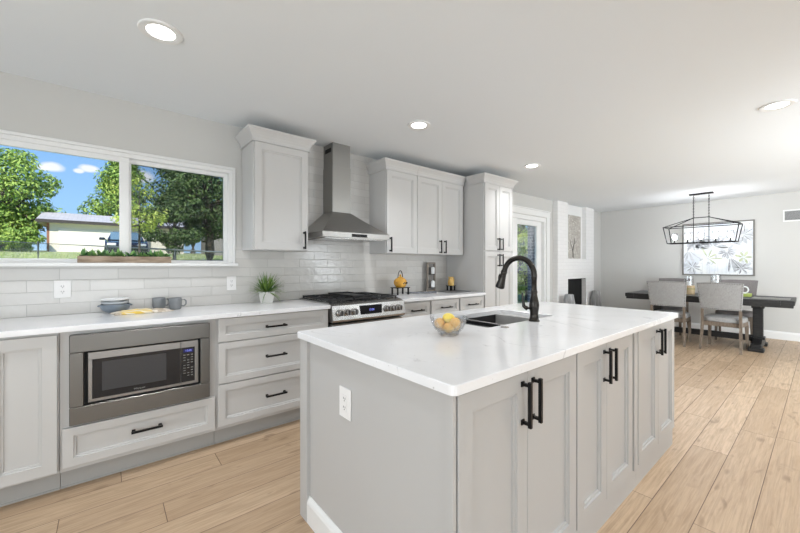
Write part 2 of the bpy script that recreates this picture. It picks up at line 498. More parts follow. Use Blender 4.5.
bm = B(); ring(bm, x0, x1, z0 + .004, z1, .030, D - .004, D + .09, wb=.008)
obj('frame', bm, M_vinyl, w1, sm=False)
bm = B(); ring(bm, x0 + .028, .127, z0 + .010, z1 - .028, .045, D + .012, D + .04, wb=.022, wr=.058, wt=.036)
obj('sash', bm, M_vinyl, w1, sm=False)
bm = B(); ring(bm, .092, x1 - .028, z0 + .010, z1 - .028, .03, D + .042, D + .07, wb=.016, wl=.048, wr=.03, wt=.03)
obj('sash', bm, M_vinyl, w1, sm=False)
obj('pane', bx(x0 + .07, .08, D + .024, D + .028, z0 + .03, z1 - .06), M_glass, w1, sm=False)
obj('pane', bx(.14, x1 - .055, D + .054, D + .058, z0 + .024, z1 - .055), M_glass, w1, sm=False)
bm = B(); ring(bm, .134, x1 - .052, z0 + .024, z1 - .054, .006, D + .072, D + .08)
obj('screen_frame', bm, M_rubber, w1, sm=False)
obj('insect_screen', bx(.138, x1 - .056, D + .075, D + .0765, z0 + .028, z1 - .058), M_screen, w1, sm=False)

# ------------------------------------------------------------------ patio door
d1 = bpy.data.objects.new('door_1', None); C.objects.link(d1); struct(d1, 'white sliding glass patio door with wide casing', 'door')
a, b, _, zt = DOOR
bm = B()
box(bm, a - .11, a, D - .018, D, 0, zt + .01, .003); box(bm, b, b + .11, D - .018, D, 0, zt + .01, .003)
box(bm, a - .12, b + .12, D - .022, D, zt + .01, zt + .105, .003); box(bm, a - .13, b + .13, D - .03, D, zt + .105, zt + .125, .003)
obj('casing', bm, M_trim, d1, sm=False)
bm = B(); ring(bm, a, b, 0.0, zt, .05, D + .0, D + .12, wb=.03, wr=.06, wt=.07)
obj('frame', bm, M_vinyl, d1, sm=False)
bm = B(); ring(bm, a + .05, 5.28, .03, zt - .07, .07, D + .02, D + .055, wr=.14)
obj('sash', bm, M_vinyl, d1, sm=False)
bm = B(); ring(bm, 5.22, b - .06, .03, zt - .07, .085, D + .06, D + .095, wl=.07, wr=.16)
obj('sash', bm, M_vinyl, d1, sm=False)
obj('pane', bx(a + .1, 5.15, D + .035, D + .04, .09, zt - .13), M_glass, d1, sm=False)
obj('pane', bx(5.28, b - .2, D + .075, D + .08, .1, zt - .14), M_glass, d1, sm=False)

# ------------------------------------------------------------------ wall run: base cabinets
FY = 2.636      # door faces
CT = .884       # cabinet top
TOE = 2.715


def base_box(x0, x1, label, drawers, door=None, open_mw=None, group=None):
    t = thing('base_cabinet', label, 'cabinet', (x0, 0, 0), 0, group); w = x1 - x0
    bm = B()
    if open_mw:
        mx0, mx1, mz0, mz1 = open_mw
        yf = FY + .021
        box(bm, 0, .018, yf, D - .012, .115, CT); box(bm, w - .018, w, yf, D - .012, .115, CT)
        box(bm, .018, w - .018, yf, D - .012, .115, .135); box(bm, .018, w - .018, D - .03, D - .012, .135, CT)
        box(bm, .018, w - .018, yf, D - .03, mz0 - .02, mz0); box(bm, .018, w - .018, yf, yf + .02, .135, mz0 - .02)
        box(bm, .018, mx0 - x0, yf, yf + .02, mz0, CT); box(bm, mx1 - x0, w - .018, yf, yf + .02, mz0, CT); box(bm, mx0 - x0, mx1 - x0, yf, yf + .02, mz1, CT)
    else:
        box(bm, 0.0005, w - .0005, FY + .021, D - .012, .115, CT)
    obj('carcass', bm, M_cab, t, sm=False)
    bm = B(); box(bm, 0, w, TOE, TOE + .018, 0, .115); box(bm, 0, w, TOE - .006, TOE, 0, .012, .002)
    obj('toe_kick', bm, mat('shade_grey_toe_board', (.40, .392, .378), .5, bump=(60, .02)), t, sm=False)  # toe grey carries the shade under the cabinets in its colour
    for (a, b, c, d, fw, hx, hz) in drawers:
        o = shaker(a - x0, b - x0, c, d, FY, m=M_cab, parent=t, name='drawer', fw=fw)
        if hx is not None: pull(hx - x0, hz, FY, .155, False, o)
    for (a, b, c, d, hx) in (door or []):
        o = shaker(a - x0, b - x0, c, d, FY, m=M_cab, parent=t, name='door')
        if hx is not None: pull(hx - x0, d - .12, FY, .155, True, o)
    return t


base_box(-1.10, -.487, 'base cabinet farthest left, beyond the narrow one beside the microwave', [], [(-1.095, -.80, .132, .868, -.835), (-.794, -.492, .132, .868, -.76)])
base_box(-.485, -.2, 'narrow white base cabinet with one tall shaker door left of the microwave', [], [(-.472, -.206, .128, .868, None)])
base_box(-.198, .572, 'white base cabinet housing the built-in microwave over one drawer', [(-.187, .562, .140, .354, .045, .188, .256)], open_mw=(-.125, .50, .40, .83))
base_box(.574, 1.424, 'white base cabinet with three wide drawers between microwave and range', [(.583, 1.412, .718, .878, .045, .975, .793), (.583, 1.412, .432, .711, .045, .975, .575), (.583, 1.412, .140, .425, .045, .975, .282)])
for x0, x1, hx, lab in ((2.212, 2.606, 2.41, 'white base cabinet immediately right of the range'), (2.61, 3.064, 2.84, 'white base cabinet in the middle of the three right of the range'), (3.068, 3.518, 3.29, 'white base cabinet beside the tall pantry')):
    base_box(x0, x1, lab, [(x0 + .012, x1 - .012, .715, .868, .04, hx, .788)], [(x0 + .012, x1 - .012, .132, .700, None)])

# ------------------------------------------------------------------ worktops


def slab(name, x0, x1, y0, y1, zt, label, rad=.02, th=.03):
    bm = B()
    pts = []
    for cx, cy, a0 in ((x1 - rad, y1 - rad, 0), (x0 + rad, y1 - rad, 90), (x0 + rad, y0 + rad, 180), (x1 - rad, y0 + rad, 270)):
        for k in range(5):
            t = R(a0 + 22.5 * k); pts.append((cx + rad * math.cos(t), cy + rad * math.sin(t)))
    prism(bm, pts, zt - th, zt, 'z')
    es = [e for e in bm.edges if abs(e.verts[0].co.z - e.verts[1].co.z) < 1e-6]
    bmesh.ops.bevel(bm, geom=es, offset=.0025, segments=2, affect='EDGES')
    o = obj(name, bm, M_quartz, sm=False); tag(o, label, 'countertop'); return o


slab('worktop', -1.12, 1.424, 2.612, D - .010, .914, 'white quartz worktop under the window, left of the range', .004)
slab('worktop', 2.208, 3.518, 2.612, D - .010, .914, 'white quartz worktop between range and tall pantry', .004)

# ------------------------------------------------------------------ island
IX0, IX1, IY0, IY1 = .730, 3.055, .648, 1.695
SK = (1.557, 2.262, 1.140, 1.545)      # sink cut-out
# worktop with a real cut-out
bm = B()
rad = .022
outer = []
for cx, cy, a0 in ((IX1 - rad, IY1 - rad, 0), (IX0 + rad, IY1 - rad, 90), (IX0 + rad, IY0 + rad, 180), (IX1 - rad, IY0 + rad, 270)):
    for k in range(5):
        t = R(a0 + 22.5 * k); outer.append((cx + rad * math.cos(t), cy + rad * math.sin(t)))
inner = []
r2 = .012
for cx, cy, a0 in ((SK[1] - r2, SK[3] - r2, 0), (SK[0] + r2, SK[3] - r2, 90), (SK[0] + r2, SK[2] + r2, 180), (SK[1] - r2, SK[2] + r2, 270)):
    for k in range(5):
        t = R(a0 + 22.5 * k); inner.append((cx + r2 * math.cos(t), cy + r2 * math.sin(t)))


def ringverts(pts, z): return [bm.verts.new((p[0], p[1], z)) for p in pts]


def inset(pts, d, sgn):
    cx = sum(p[0] for p in pts) / len(pts); cy = sum(p[1] for p in pts) / len(pts)
    return [(p[0] - sgn * d * (1 if p[0] > cx else -1), p[1] - sgn * d * (1 if p[1] > cy else -1)) for p in pts]


e = .0025
R0 = [ringverts(outer, .884), ringverts(outer, .914 - e), ringverts(inset(outer, e, 1), .914), ringverts(inset(inner, e, -1), .914), ringverts(inner, .914 - e), ringverts(inner, .884)]
for A, Q in zip(R0, R0[1:] + R0[:1]):
    for k in range(20): bm.faces.new((A[k], A[(k + 1) % 20], Q[(k + 1) % 20], Q[k]))
tag(obj('worktop', bm, M_quartz, sm=False), 'white quartz island worktop with the sink cut into it', 'countertop')

IF = .668       # island door faces
IB = 1.672
groups = ((.768, 1.522, 1.137, 'pale grey island cabinet nearest the viewer with two doors'),
          (1.526, 2.200, 1.842, 'pale grey island cabinet in the middle, below the sink and faucet'),
          (2.290, 3.030, 2.655, 'pale grey island cabinet at the far end, toward the dining table'))
for x0, x1, xm, lab in groups:
    t = thing('island_cabinet', lab, 'cabinet', (x0, 0, 0)); w = x1 - x0
    x1b = x1 if x1 > 3 else x1 + (.0 if x1 < 2 else .030)
    bm = B()
    if 1.5 < x0 < 2:     # sink base is open on top
        for q in ((0, w, IF + .021, IF + .04, .11, .884), (0, w, IB - .02, IB, .11, .884), (0, .018, IF + .04, IB - .02, .11, .66), (w - .018, w, IF + .04, IB - .02, .11, .66), (.018, w - .018, IF + .04, IB - .02, .11, .13)): box(bm, *q)
        box(bm, w + .0005, w + .032, IF + .045, IB, .11, .884); box(bm, w + .034, w + .088, IF + .003, IB, .11, .884)
    else:
        box(bm, 0, w, IF + .021, IB, .11, .884)
    obj('carcass', bm, M_isl, t, sm=False)
    obj('base_board', bx(0, w + (.088 if 1.5 < x0 < 2 else 0), IF + .012, IB, 0, .11), M_isl, t, sm=False)
    for a, b, hx in ((x0 + .004, xm - .0015, xm - .034), (xm + .0015, x1 - .004, xm + .034)):
        o = shaker(a - x0, b - x0, .122, .872, IF, m=M_isl, parent=t, name='door', fw=.062)
        pull(hx - x0, .770, IF, .155, True, o)
t = thing('island_end_panel', 'pale grey island end panel with corner post and white base moulding', 'panel', (0, 0, 0))
obj('panel', bx(.760, .767, IF + .028, 1.60, 0, .884), M_isl, t, sm=False)
obj('post', bx(.742, .767, 1.60, IB + .004, 0, .884, .002), M_isl, t, sm=False)
obj('post', bx(.752, .767, IF + .004, IF + .028, 0, .884, .001), M_isl, t, sm=False)
bm = B(); prism(bm, [(.760, 0), (.744, 0), (.744, .095), (.748, .108), (.754, .118), (.757, .124), (.760, .124)], 0, 1, 'y')
for v in bm.verts: v.co.y = IF + .028 if v.co.y < .5 else 1.60
obj('base_moulding', bm, M_trim, t, sm=False)

# sink: two black bowls under the cut-out
t = thing('kitchen_sink', 'black double-bowl undermount sink set in the island worktop', 'sink', (0, 0, 0))


def basin(x0, x1, y0, y1, zt, dep, th=.008):
    bm = B(); rings = []
    def rr(o, z, r):
        pts = []
        for cx, cy, a0 in ((x1 - o - r, y1 - o - r, 0), (x0 + o + r, y1 - o - r, 90), (x0 + o + r, y0 + o + r, 180), (x1 - o - r, y0 + o + r, 270)):
            for k in range(4):
                q = R(a0 + 30 * k); pts.append((cx + r * math.cos(q), cy + r * math.sin(q), z))
        return [bm.verts.new(p) for p in pts]
    R_ = [rr(0, zt, .02), rr(th, zt, .02), rr(th, zt - dep + .03, .02), rr(th + .02, zt - dep, .02)]
    O_ = [rr(0, zt, .02), rr(0, zt - dep - .01, .02)]
    for A, Q in zip(R_, R_[1:]):
        for k in range(16): bm.faces.new((A[k], A[(k + 1) % 16], Q[(k + 1) % 16], Q[k]))
    bm.faces.new(R_[-1])
    for k in range(16): bm.faces.new((O_[0][k], O_[0][(k + 1) % 16], O_[1][(k + 1) % 16], O_[1][k]))
    bm.faces.new(O_[1][::-1])
    bmesh.ops.remove_doubles(bm, verts=bm.verts, dist=1e-5)
    return bm


obj('bowl', basin(1.572, 1.722, 1.128, 1.557, .882, .17), M_sink, t)
obj('bowl', basin(1.726, 2.252, 1.128, 1.557, .882, .21), M_sink, t)
bm = B(); lathe(bm, [(0, .004), (.03, .004), (.042, .002), (.042, 0), (0, 0)], c=(2.0, 1.35, .674)); obj('drain', bm, M_steel, t)
bm = B(); box(bm, 1.7205, 1.7275, 1.141, 1.544, .884, .904); obj('divider_wall', bm, M_sink, t, sm=False)
bm = B(); box(bm, 1.716, 1.733, 1.141, 1.544, .904, .909, .002); obj('divider', bm, M_steel, t, label='thin light rim of the wall between the two bowls')

# faucet
FX, FYc = 1.945, 1.100
t = thing('kitchen_faucet', 'dark bronze gooseneck pull-down faucet on the island', 'faucet', (FX, FYc, .914))
bm = B(); lathe(bm, [(0, 0), (.031, 0), (.031, .006), (.026, .012), (.024, .03), (.0235, .055), (.027, .075), (.0285, .095), (.024, .125), (.018, .150), (.0165, .165), (.019, .170), (.019, .176), (.0145, .180), (0, .18)])
obj('body', bm, M_orb, t)
pts = [(0, 0, .178), (0, 0, .262)]
for k in range(0, 15):
    q = R(180 - k * 12.0); rr = .103
    pts.append((0, rr + rr * math.cos(q), .272 + rr * math.sin(q)))
bm = B(); tube(bm, pts, .0165, 16); obj('spout', bm, M_orb, t)
e0 = Vector(pts[-1]); dd = (Vector(pts[-1]) - Vector(pts[-2])).normalized()
bm = B(); P = [e0 + dd * q for q in (-.012, 0, .004, .012, .018, .055, .100, .110, .114)]
tube(bm, P, [.0175, .018, .0205, .0205, .018, .022, .029, .029, .024], 16); obj('spray_head', bm, M_orb, t)
bm = B(); hp = e0 + dd * .045 + Vector((0, .022, .008)); tube(bm, [hp - dd * .018, hp, hp + dd * .018], [.006, .008, .006], 8); obj('spray_button', bm, M_orb, t)
bm = B(); tube(bm, [(0, .018, .075), (-.004, .045, .072), (-.01, .062, .085), (-.012, .066, .12), (-.012, .070, .165)], [.017, .014, .0105, .0075, .006], 12)
obj('lever', bm, M_orb, t)
o = B(); lathe(o, [(0, .006), (.017, .006), (.021, .003), (.022, 0), (0, 0)]); tag(obj('sink_air_switch', o, M_steel, loc=(1.628, 1.088, .914)), 'small round steel button on the island worktop beside the sink', 'button')

# ------------------------------------------------------------------ microwave
t = thing('built_in_microwave', 'stainless built-in microwave with black glass door below the counter', 'microwave', (0, 0, 0))
bm = B(); ring(bm, -.158, .528, .368, .862, .06, FY - .018, FY + .018, .003, wb=.098, wt=.098, wl=.059, wr=.055)
obj('trim_kit', bm, M_mwst, t, sm=False)
obj('housing', bx(-.098, .472, FY + .006, 3.08, .467, .763), M_rubber, t, sm=False)
my = FY - .012
bm = B(); ring(bm, -.082, .362, .478, .757, .04, my, FY + .006, .002, wl=.02, wr=.001, wb=.018, wt=.042)
box(bm, .3635, .461, my, FY + .006, .478, .757, .002)
obj('door_frame', bm, mat('mid_brushed_steel', (.30, .29, .28), .32, 1., bump=(30, .10, (1, 1, 60))), t, sm=False)
bm = B(); box(bm, -.062, .362, my - .001, FY, .496, .716)
d_ = obj('door', bm, M_blackg, t, sm=False)
obj('door_window', bx(-.022, .285, my - .002, my - .0011, .532, .698), M_greyg, d_, sm=False)
cp = obj('control_panel', bx(.3645, .440, my - .001, my - .0001, .496, .716), M_blackg, t, sm=False)
M_disp = mat('blue_display_light', (.02, .02, .06), .3, emis=(.25, .30, 1.), estr=.9)
M_print = mat('pale_panel_print', (.26, .26, .24), .5, bump=(50, .01))
obj('display', bx(.376, .432, my - .002, my - .0011, .684, .706), mat('unlit_display', (.01, .01, .05), .2, emis=(.05, .05, .3), estr=.12), cp, sm=False)


def text(name, s, size, loc, rot, m, parent, ext=.0004):
    cu = bpy.data.curves.new(name, 'FONT'); cu.body = s; cu.size = size; cu.extrude = ext; cu.align_x = 'CENTER'; cu.align_y = 'CENTER'
    o = bpy.data.objects.new(name, cu); C.objects.link(o); dg = bpy.context.evaluated_depsgraph_get()
    me = bpy.data.meshes.new_from_object(o.evaluated_get(dg)); bpy.data.objects.remove(o)
    me.materials.clear(); me.materials.append(m)
    o = bpy.data.objects.new(name, me); C.objects.link(o); o.location = loc; o.rotation_euler = rot; o.parent = parent
    return o


text('clock_digits', '12:00', .016, (.404, my - .0025, .695), (R(90), 0, 0), M_disp, cp)
text('brand_lettering', 'Whirlpool', .013, (.15, my - .0015, .510), (R(90), 0, 0), M_print, d_)
bm = B()
for r_ in range(9):
    for c_ in range(3):
        if (r_ * 3 + c_) % 5 == 4: continue
        xx = .382 + c_ * .021; zz = .668 - r_ * .0165
        box(bm, xx - .006, xx + .006, my - .0016, my - .0011, zz - .002, zz + .002)
obj('keypad_print', bm, M_print, cp, sm=False)

# ------------------------------------------------------------------ range
t = thing('gas_range', 'stainless slide-in gas range with black grates and front knobs', 'range', (0, 0, 0))
rx0, rx1 = 1.429, 2.204
obj('body', bx(rx0 + .002, rx1 - .002, 2.66, D - .014, .03, .905), M_rubber, t, sm=False)
bm = B(); prism(bm, [(2.60, .905), (2.66, .925), (3.24, .925), (3.24, .900), (2.66, .900), (2.66, .768), (2.585, .768), (2.578, .785)], rx0, rx1, 'x')
obj('control_console', bm, M_steel, t, sm=False)
bm = B(); ring(bm, rx0 + .006, rx1 - .006, .17, .748, .09, 2.615, 2.66, .004, wt=.13)
od = obj('oven_door', bm, M_steelh, t, sm=False)
obj('oven_window', bx(rx0 + .09, rx1 - .09, 2.618, 2.65, .25, .625), M_blackg, od, sm=False)
bm = B(); tube(bm, [(rx0 + .05, 2.562, .705), (rx1 - .05, 2.562, .705)], .013, 12)
for xx in (rx0 + .07, rx1 - .07): bar(bm, (xx, 2.562, .705), (xx, 2.618, .705), .018, .02)
obj('oven_handle', bm, M_steel, od)
obj('storage_drawer', bx(rx0 + .006, rx1 - .006, 2.62, 2.66, .045, .160, .004), M_steelh, t, sm=False)
kang = math.atan2(.022, .12)


def knob(x):
    bm = B(); lathe(bm, [(0, .0), (.031, .0), (.031, .005), (.026, .009), (.0245, .036), (.022, .040), (0, .040)], 22)
    bmesh.ops.rotate(bm, verts=bm.verts, matrix=Matrix.Rotation(R(90) , 3, 'X'), cent=(0, 0, 0))
    o = obj('knob', bm, M_steel, t, loc=(x, 2.591, .845))
    b2 = B(); box(b2, -.004, .004, -.045, -.036, -.020, .020, .001); obj('knob_grip', b2, mat('dark_knob_grip', (.05, .05, .05), .4, .3, bump=(50, .02)), o, sm=False)
    return o


for x in (1.497, 1.568, 1.639, 1.992, 2.063, 2.134): knob(x)
cc = obj('range_display', bx(1.700, 1.932, 2.583, 2.593, .805, .892, .002), M_blackg, t, sm=False)
text('range_clock', '12:00', .026, (1.816, 2.5822, .850), (R(90), 0, 0), M_disp, cc)
obj('cooktop', bx(rx0 + .02, rx1 - .02, 2.665, 3.235, .9255, .930), mat('black_enamel', (.012, .012, .013), .25, bump=(60, .03)), t, sm=False)
for i, (bxx, byy, br) in enumerate(((1.55, 2.80, .045), (1.55, 3.10, .038), (2.08, 2.80, .05), (2.08, 3.10, .034), (1.815, 2.95, .04))):
    bm = B(); lathe(bm, [(0, .014), (br * .7, .014), (br * .75, .008), (br, .008), (br * 1.05, 0), (0, 0)], 20, c=(bxx, byy, .930)); obj('burner', bm, M_iron, t)
for gx0, gx1 in ((1.455, 1.685), (1.697, 1.932), (1.944, 2.178)):
    bm = B(); z = .946
    y0, y1 = 2.675, 3.225
    for xx in (gx0 + .007, gx1 - .007): bar(bm, (xx, y0, z), (xx, y1, z), .013, .013)
    for yy in (y0 + .007, y1 - .007, (y0 + y1) / 2): bar(bm, (gx0, yy, z), (gx1, yy, z), .013, .013)
    gm = (gx0 + gx1) / 2
    for yc in (2.80, 3.10):
        for s in (-1, 1):
            bar(bm, (gm + s * .028, yc, z + .003), (gm + s * (gx1 - gm), yc, z), .010, .014)
            bar(bm, (gm, yc + s * .028, z + .003), (gm, yc + s * .13, z), .010, .014)
    for xx in (gx0 + .007, gx1 - .007):
        for yy in (y0 + .007, y1 - .007, (y0 + y1) / 2): bar(bm, (xx, yy, .930), (xx, yy, z), .012, .012)
    obj('grate', bm, M_iron, t, sm=False)
bm = B(); box(bm, 1.705, 1.925, 2.72, 3.18, .9535, .9605, .002); ring2 = None
for a in ((1.705, 1.925, 2.72, 2.728), (1.705, 1.925, 3.172, 3.18), (1.705, 1.713, 2.728, 3.172), (1.917, 1.925, 2.728, 3.172)): box(bm, a[0], a[1], a[2], a[3], .9605, .970)
obj('griddle_plate', bm, M_iron, t, sm=False)

# ------------------------------------------------------------------ hood
t = thing('range_hood', 'stainless steel pyramid chimney hood over the range', 'hood', (0, 0, 0))
hx0, hx1, hy = 1.432, 2.165, 2.768
hb = D - .010
bm = B()
box(bm, hx0, hx1, hy, hb, 1.494, 1.544, .002)
obj('rim', bm, M_steelh, t, sm=False)
bm = B()
lo = [(hx0 + .002, hy + .002), (hx1 - .002, hy + .002), (hx1 - .002, hb), (hx0 + .002, hb)]
hi = [(1.688, 3.060), (1.897, 3.060), (1.897, hb), (1.688, hb)]
ringsv = []
for k in range(7):
    q = k / 6; s_ = q ** .86
    ringsv.append([bm.verts.new((lo[i][0] + (hi[i][0] - lo[i][0]) * q, lo[i][1] + (hi[i][1] - lo[i][1]) * q, 1.544 + (1.765 - 1.544) * (q * .88 + .12 * q * q))) for i in range(4)])
for A, Q in zip(ringsv, ringsv[1:]):
    for k in range(4): bm.faces.new((A[k], A[(k + 1) % 4], Q[(k + 1) % 4], Q[k]))
bm.faces.new(ringsv[0][::-1]); bm.faces.new(ringsv[-1])
obj('canopy', bm, M_steelh, t, sm=False)
M_chim = mat('satin_chimney_steel', (.33, .325, .31), .42, 1., bump=(30, .10, (60, 60, 1)))
obj('chimney', bx(1.690, 1.895, 3.063, hb, 1.765, 2.215, .001), M_chim, t, sm=False)
bm = B(); box(bm, 1.694, 1.891, 3.067, hb, 2.215, CZ - .002)
ch = obj('chimney_extension', bm, M_chim, t, sm=False)
obj('vent_grille', bx(1.6925, 1.694, 3.10, 3.22, 2.36, 2.40), M_rubber, ch, sm=False)
obj('filter', bx(hx0 + .05, hx1 - .05, hy + .05, hb - .05, 1.487, 1.494), M_steel, t, sm=False)
for k in range(5):
    bm = B(); xx = 1.745 + k * .030; tube(bm, [(xx, hy, 1.517), (xx, hy - .006, 1.517)], .009, 12); obj('button', bm, M_black, t)
obj('button_plate', bx(1.725, 1.895, hy - .0015, hy - .0002, 1.503, 1.531), M_blackg, t, sm=False)

# ------------------------------------------------------------------ wall cabinets and pantry
UY = 2.936


def wall_cab(x0, x1, label, doors, left=True, right=True, zb=1.37, zt=2.258):
    t = thing('wall_cabinet', label, 'cabinet', (x0, 0, zb)); w = x1 - x0; h = zt - zb
    obj('carcass', bx(0, w, UY + .021, D - .010, 0, h, .001), M_cab, t, sm=False)
    for a, b, hx in doors:
        o = shaker(a - x0, b - x0, .004, h - .008, UY, m=M_cab, parent=t)
        pull(hx - x0, .093, UY, .155, True, o)
    crown(0, w, UY + .012, D - .010, h - .006, left, right, M_cab, t)
    return t


wall_cab(.908, 1.380, 'white wall cabinet with a single shaker door, between window and hood', [(.918, 1.376, 1.338)])
wall_cab(2.258, 2.690, 'white wall cabinet with a single door right of the hood', [(2.262, 2.687, 2.300)], True, False)
wall_cab(2.692, 3.500, 'white wall cabinet with two doors touching the tall pantry', [(2.695, 3.092, 3.055), (3.096, 3.480, 3.134)], False, False)

t = thing('pantry_cabinet', 'tall white pantry cabinet with two pairs of shaker doors', 'cabinet', (3.522, 0, 0))
obj('carcass', bx(0, .608, FY + .021, D - .002, .10, 2.258, .001), M_cab, t, sm=False)
obj('toe_kick', bx(0, .608, TOE, D - .002, 0, .10), M_cab, t, sm=False)
for a, b, hx in ((.012, .304, .270), (.308, .598, .342)):
    o = shaker(a, b, 1.425, 2.248, FY, m=M_cab, parent=t, fw=.055); pull(hx, 1.508, FY, .155, True, o)
    o = shaker(a, b, .115, 1.410, FY, m=M_cab, parent=t, fw=.055); pull(hx, 1.305, FY, .155, True, o)
crown(0, .608, FY + .012, UY - .05, 2.250, True, True, M_cab, t)
obj('top_panel', bx(0, .608, UY - .05, D - .002, 2.258, 2.354), M_cab, t, sm=False)

# ------------------------------------------------------------------ outlets


def outlet(loc, rz, label, w=.075, h=.118, rocker=False):
    t = thing('wall_outlet', label, 'outlet', loc, rz)
    o = obj('cover_plate', bx(-w / 2, w / 2, -.006, 0, -h / 2, h / 2, .002), M_outlet, t, sm=False)
    r_ = obj('receptacle', bx(-.017, .017, -.0075, -.006, -.034, .034, .0004), M_outlet, t, sm=False)
    bm = B()
    for s in (-1, 1):
        for q in (-.006, .006): box(bm, q - .0013, q + .0013, -.0080, -.0074, s * .018 - .002, s * .018 + .006)
        box(bm, -.002, .002, -.0080, -.0074, s * .018 - .010, s * .018 - .006)
    obj('slots', bm, M_rubber, r_, sm=False)
    return t


outlet((-.228, ty - .001, 1.085), 0, 'white wall outlet on the tile under the left window pane', w=.085)
outlet((.822, ty - .001, 1.090), 0, 'white wall outlet on the tile beside the grassy potted plant')
outlet((.7595, 1.265, .677), R(-90), 'white outlet on the end panel of the island', w=.088, h=.125)

# ------------------------------------------------------------------ recessed lights


M_lens = mat('lit_lens', (1, 1, 1), .5, emis=(1, .98, .95), estr=7.)
for (x, y, lab, pw) in ((.214, 2.185, 'round recessed ceiling light nearest the window', 8), (2.06, 2.227, 'round recessed ceiling light in front of the range hood', 7), (3.957, 2.266, 'round recessed ceiling light out from the tall pantry', 5), (3.875, .231, 'round recessed ceiling light at the right, over the open floor', 7), (.3, -1.6, 'round recessed ceiling light added behind the viewer on the left', 12), (2.06, .231, 'round recessed ceiling light added out of view over the near floor, above the island', 6), (2.06, -1.7, 'round recessed ceiling light added behind the viewer on the right', 12), (5.9, -1.8, 'round recessed ceiling light added unseen off to the right of the dining table', 12), (7.6, -1.8, 'round recessed ceiling light added unseen in the corner right of the dining table', 12)):  # the last five fixtures are unseen, added to brighten the room
    t = thing('ceiling_light', lab, 'ceiling light', (x, y, CZ))
    bm = B(); lathe(bm, [(.062, 0), (.062, -.004), (.084, -.009), (.096, -.008), (.099, -.002), (.099, 0)], 48); obj('trim_ring', bm, M_trim, t)
    bm = B(); lathe(bm, [(0, -.0045), (.063, -.0045), (.063, -.001), (0, -.001)], 48); obj('lens', bm, M_lens, t)
    light('lamp', 'AREA', (0, 0, -.012), (0, 0, 0), pw * .8, (.95, .97, 1.0), .12, parent=t, spread=R(125))

# ------------------------------------------------------------------ things on the wall counter
M_wood = mat('weathered_planter_wood', (.20, .14, .095), .85, bump=(30, .5, (1, 6, 6)), vary=(9, (.42, .33, .25), (1, 5, 5)))
t = thing('planter_box', 'long weathered wood planter box of greens on the window sill', 'planter', (.112, D - .052, z0 * 0 + 1.261))
bm = B(); L_ = .264
for a in ((-L_, L_, -.042, -.034, .003, .047), (-L_, L_, .034, .042, .003, .047), (-L_, -L_ + .01, -.034, .034, .003, .047), (L_ - .01, L_, -.034, .034, .003, .047), (-L_, L_, -.042, .042, 0, .006)): box(bm, *a, bev=.0015)
obj('box', bm, M_wood, t, sm=False)
obj('soil', bx(-L_ + .01, L_ - .01, -.034, .034, .006, .038), mat('potting_soil', (.05, .035, .025), .95, bump=(80, .6)), t, sm=False)


def leafmat(name, c1, c2, rough=.5, spec=.3):
    m = bpy.data.materials.new(name); m.use_nodes = True; nt = m.node_tree; b = nt.nodes['Principled BSDF']; e = N(nt)
    g = nt.nodes.new('ShaderNodeNewGeometry'); nt.links.new(e.mix(g.outputs['Random Per Island'], c1, c2), b.inputs['Base Color'])
    b.inputs['Roughness'].default_value = rough; b.inputs['Specular IOR Level'].default_value = spec
    return m


rnd = random.Random(5)


def blade(bm, p, d, L, w, droop, up=Vector((0, 0, 1)), n=4, fold=.25):
    """a leaf with thickness-free fold; tapered, drooping"""
    d = d.normalized(); side = d.cross(up)
    if side.length < .05: side = Vector((1, 0, 0))
    side.normalize(); prev = None; q = Vector(p); dd_ = d.copy()
    for i in range(n + 1):
        t_ = i / n; ww = w * math.sin(math.pi * min(.98, .18 + .80 * t_)) if i < n else 0.0006
        nrm = side.cross(dd_).normalized()
        a = bm.verts.new(q - side * ww + nrm * ww * fold); b_ = bm.verts.new(q); c_ = bm.verts.new(q + side * ww + nrm * ww * fold)
        if prev:
            bm.faces.new((prev[0], prev[1], b_, a)); bm.faces.new((prev[1], prev[2], c_, b_))
        prev = (a, b_, c_)
        dd_ = (dd_ - up * droop / n).normalized(); q = q + dd_ * (L / n)


M_succ = leafmat('planter_leaf_green', (.04, .15, .06), (.26, .46, .14), .4)
bm = B()
for k in range(16):
    px_ = -L_ + .03 + (2 * L_ - .06) * k / 15; py_ = rnd.uniform(-.012, .012)
    for j in range(13):
        a_ = rnd.uniform(0, 2 * math.pi); el = rnd.uniform(.15, 1.3)
        blade(bm, (px_, py_, .036), Vector((math.cos(a_) * math.cos(el), math.sin(a_) * math.cos(el), math.sin(el))), rnd.uniform(.045, .075), rnd.uniform(.008, .013), .3)
obj('foliage', bm, M_succ, t, sm='raw')

M_bowl = mat('blue_grey_stoneware', (.17, .215, .27), .35, bump=(30, .05), vary=(12, (.22, .26, .31)))
M_white = mat('white_glazed_ceramic', (.86, .87, .88), .2, bump=(30, .02))
M_pale = mat('pale_blue_ceramic', (.66, .70, .74), .25, bump=(30, .02))


def bowl_prof(r, h, foot, th=.004):
    out = [(0, 0), (foot, 0), (foot, .005)]
    for k in range(1, 8):
        q = k / 7; out.append((foot + (r - foot) * math.sin(q * math.pi / 2) ** .9, .005 + (h - .005) * (1 - math.cos(q * math.pi / 2)) ** .85))
    inn = [(max(a - th, 0), b + (th if b < h * .5 else 0)) for a, b in out[2:]][::-1]
    return out + [(r - th / 2, h + .001)] + inn + [(0, .005 + th)]


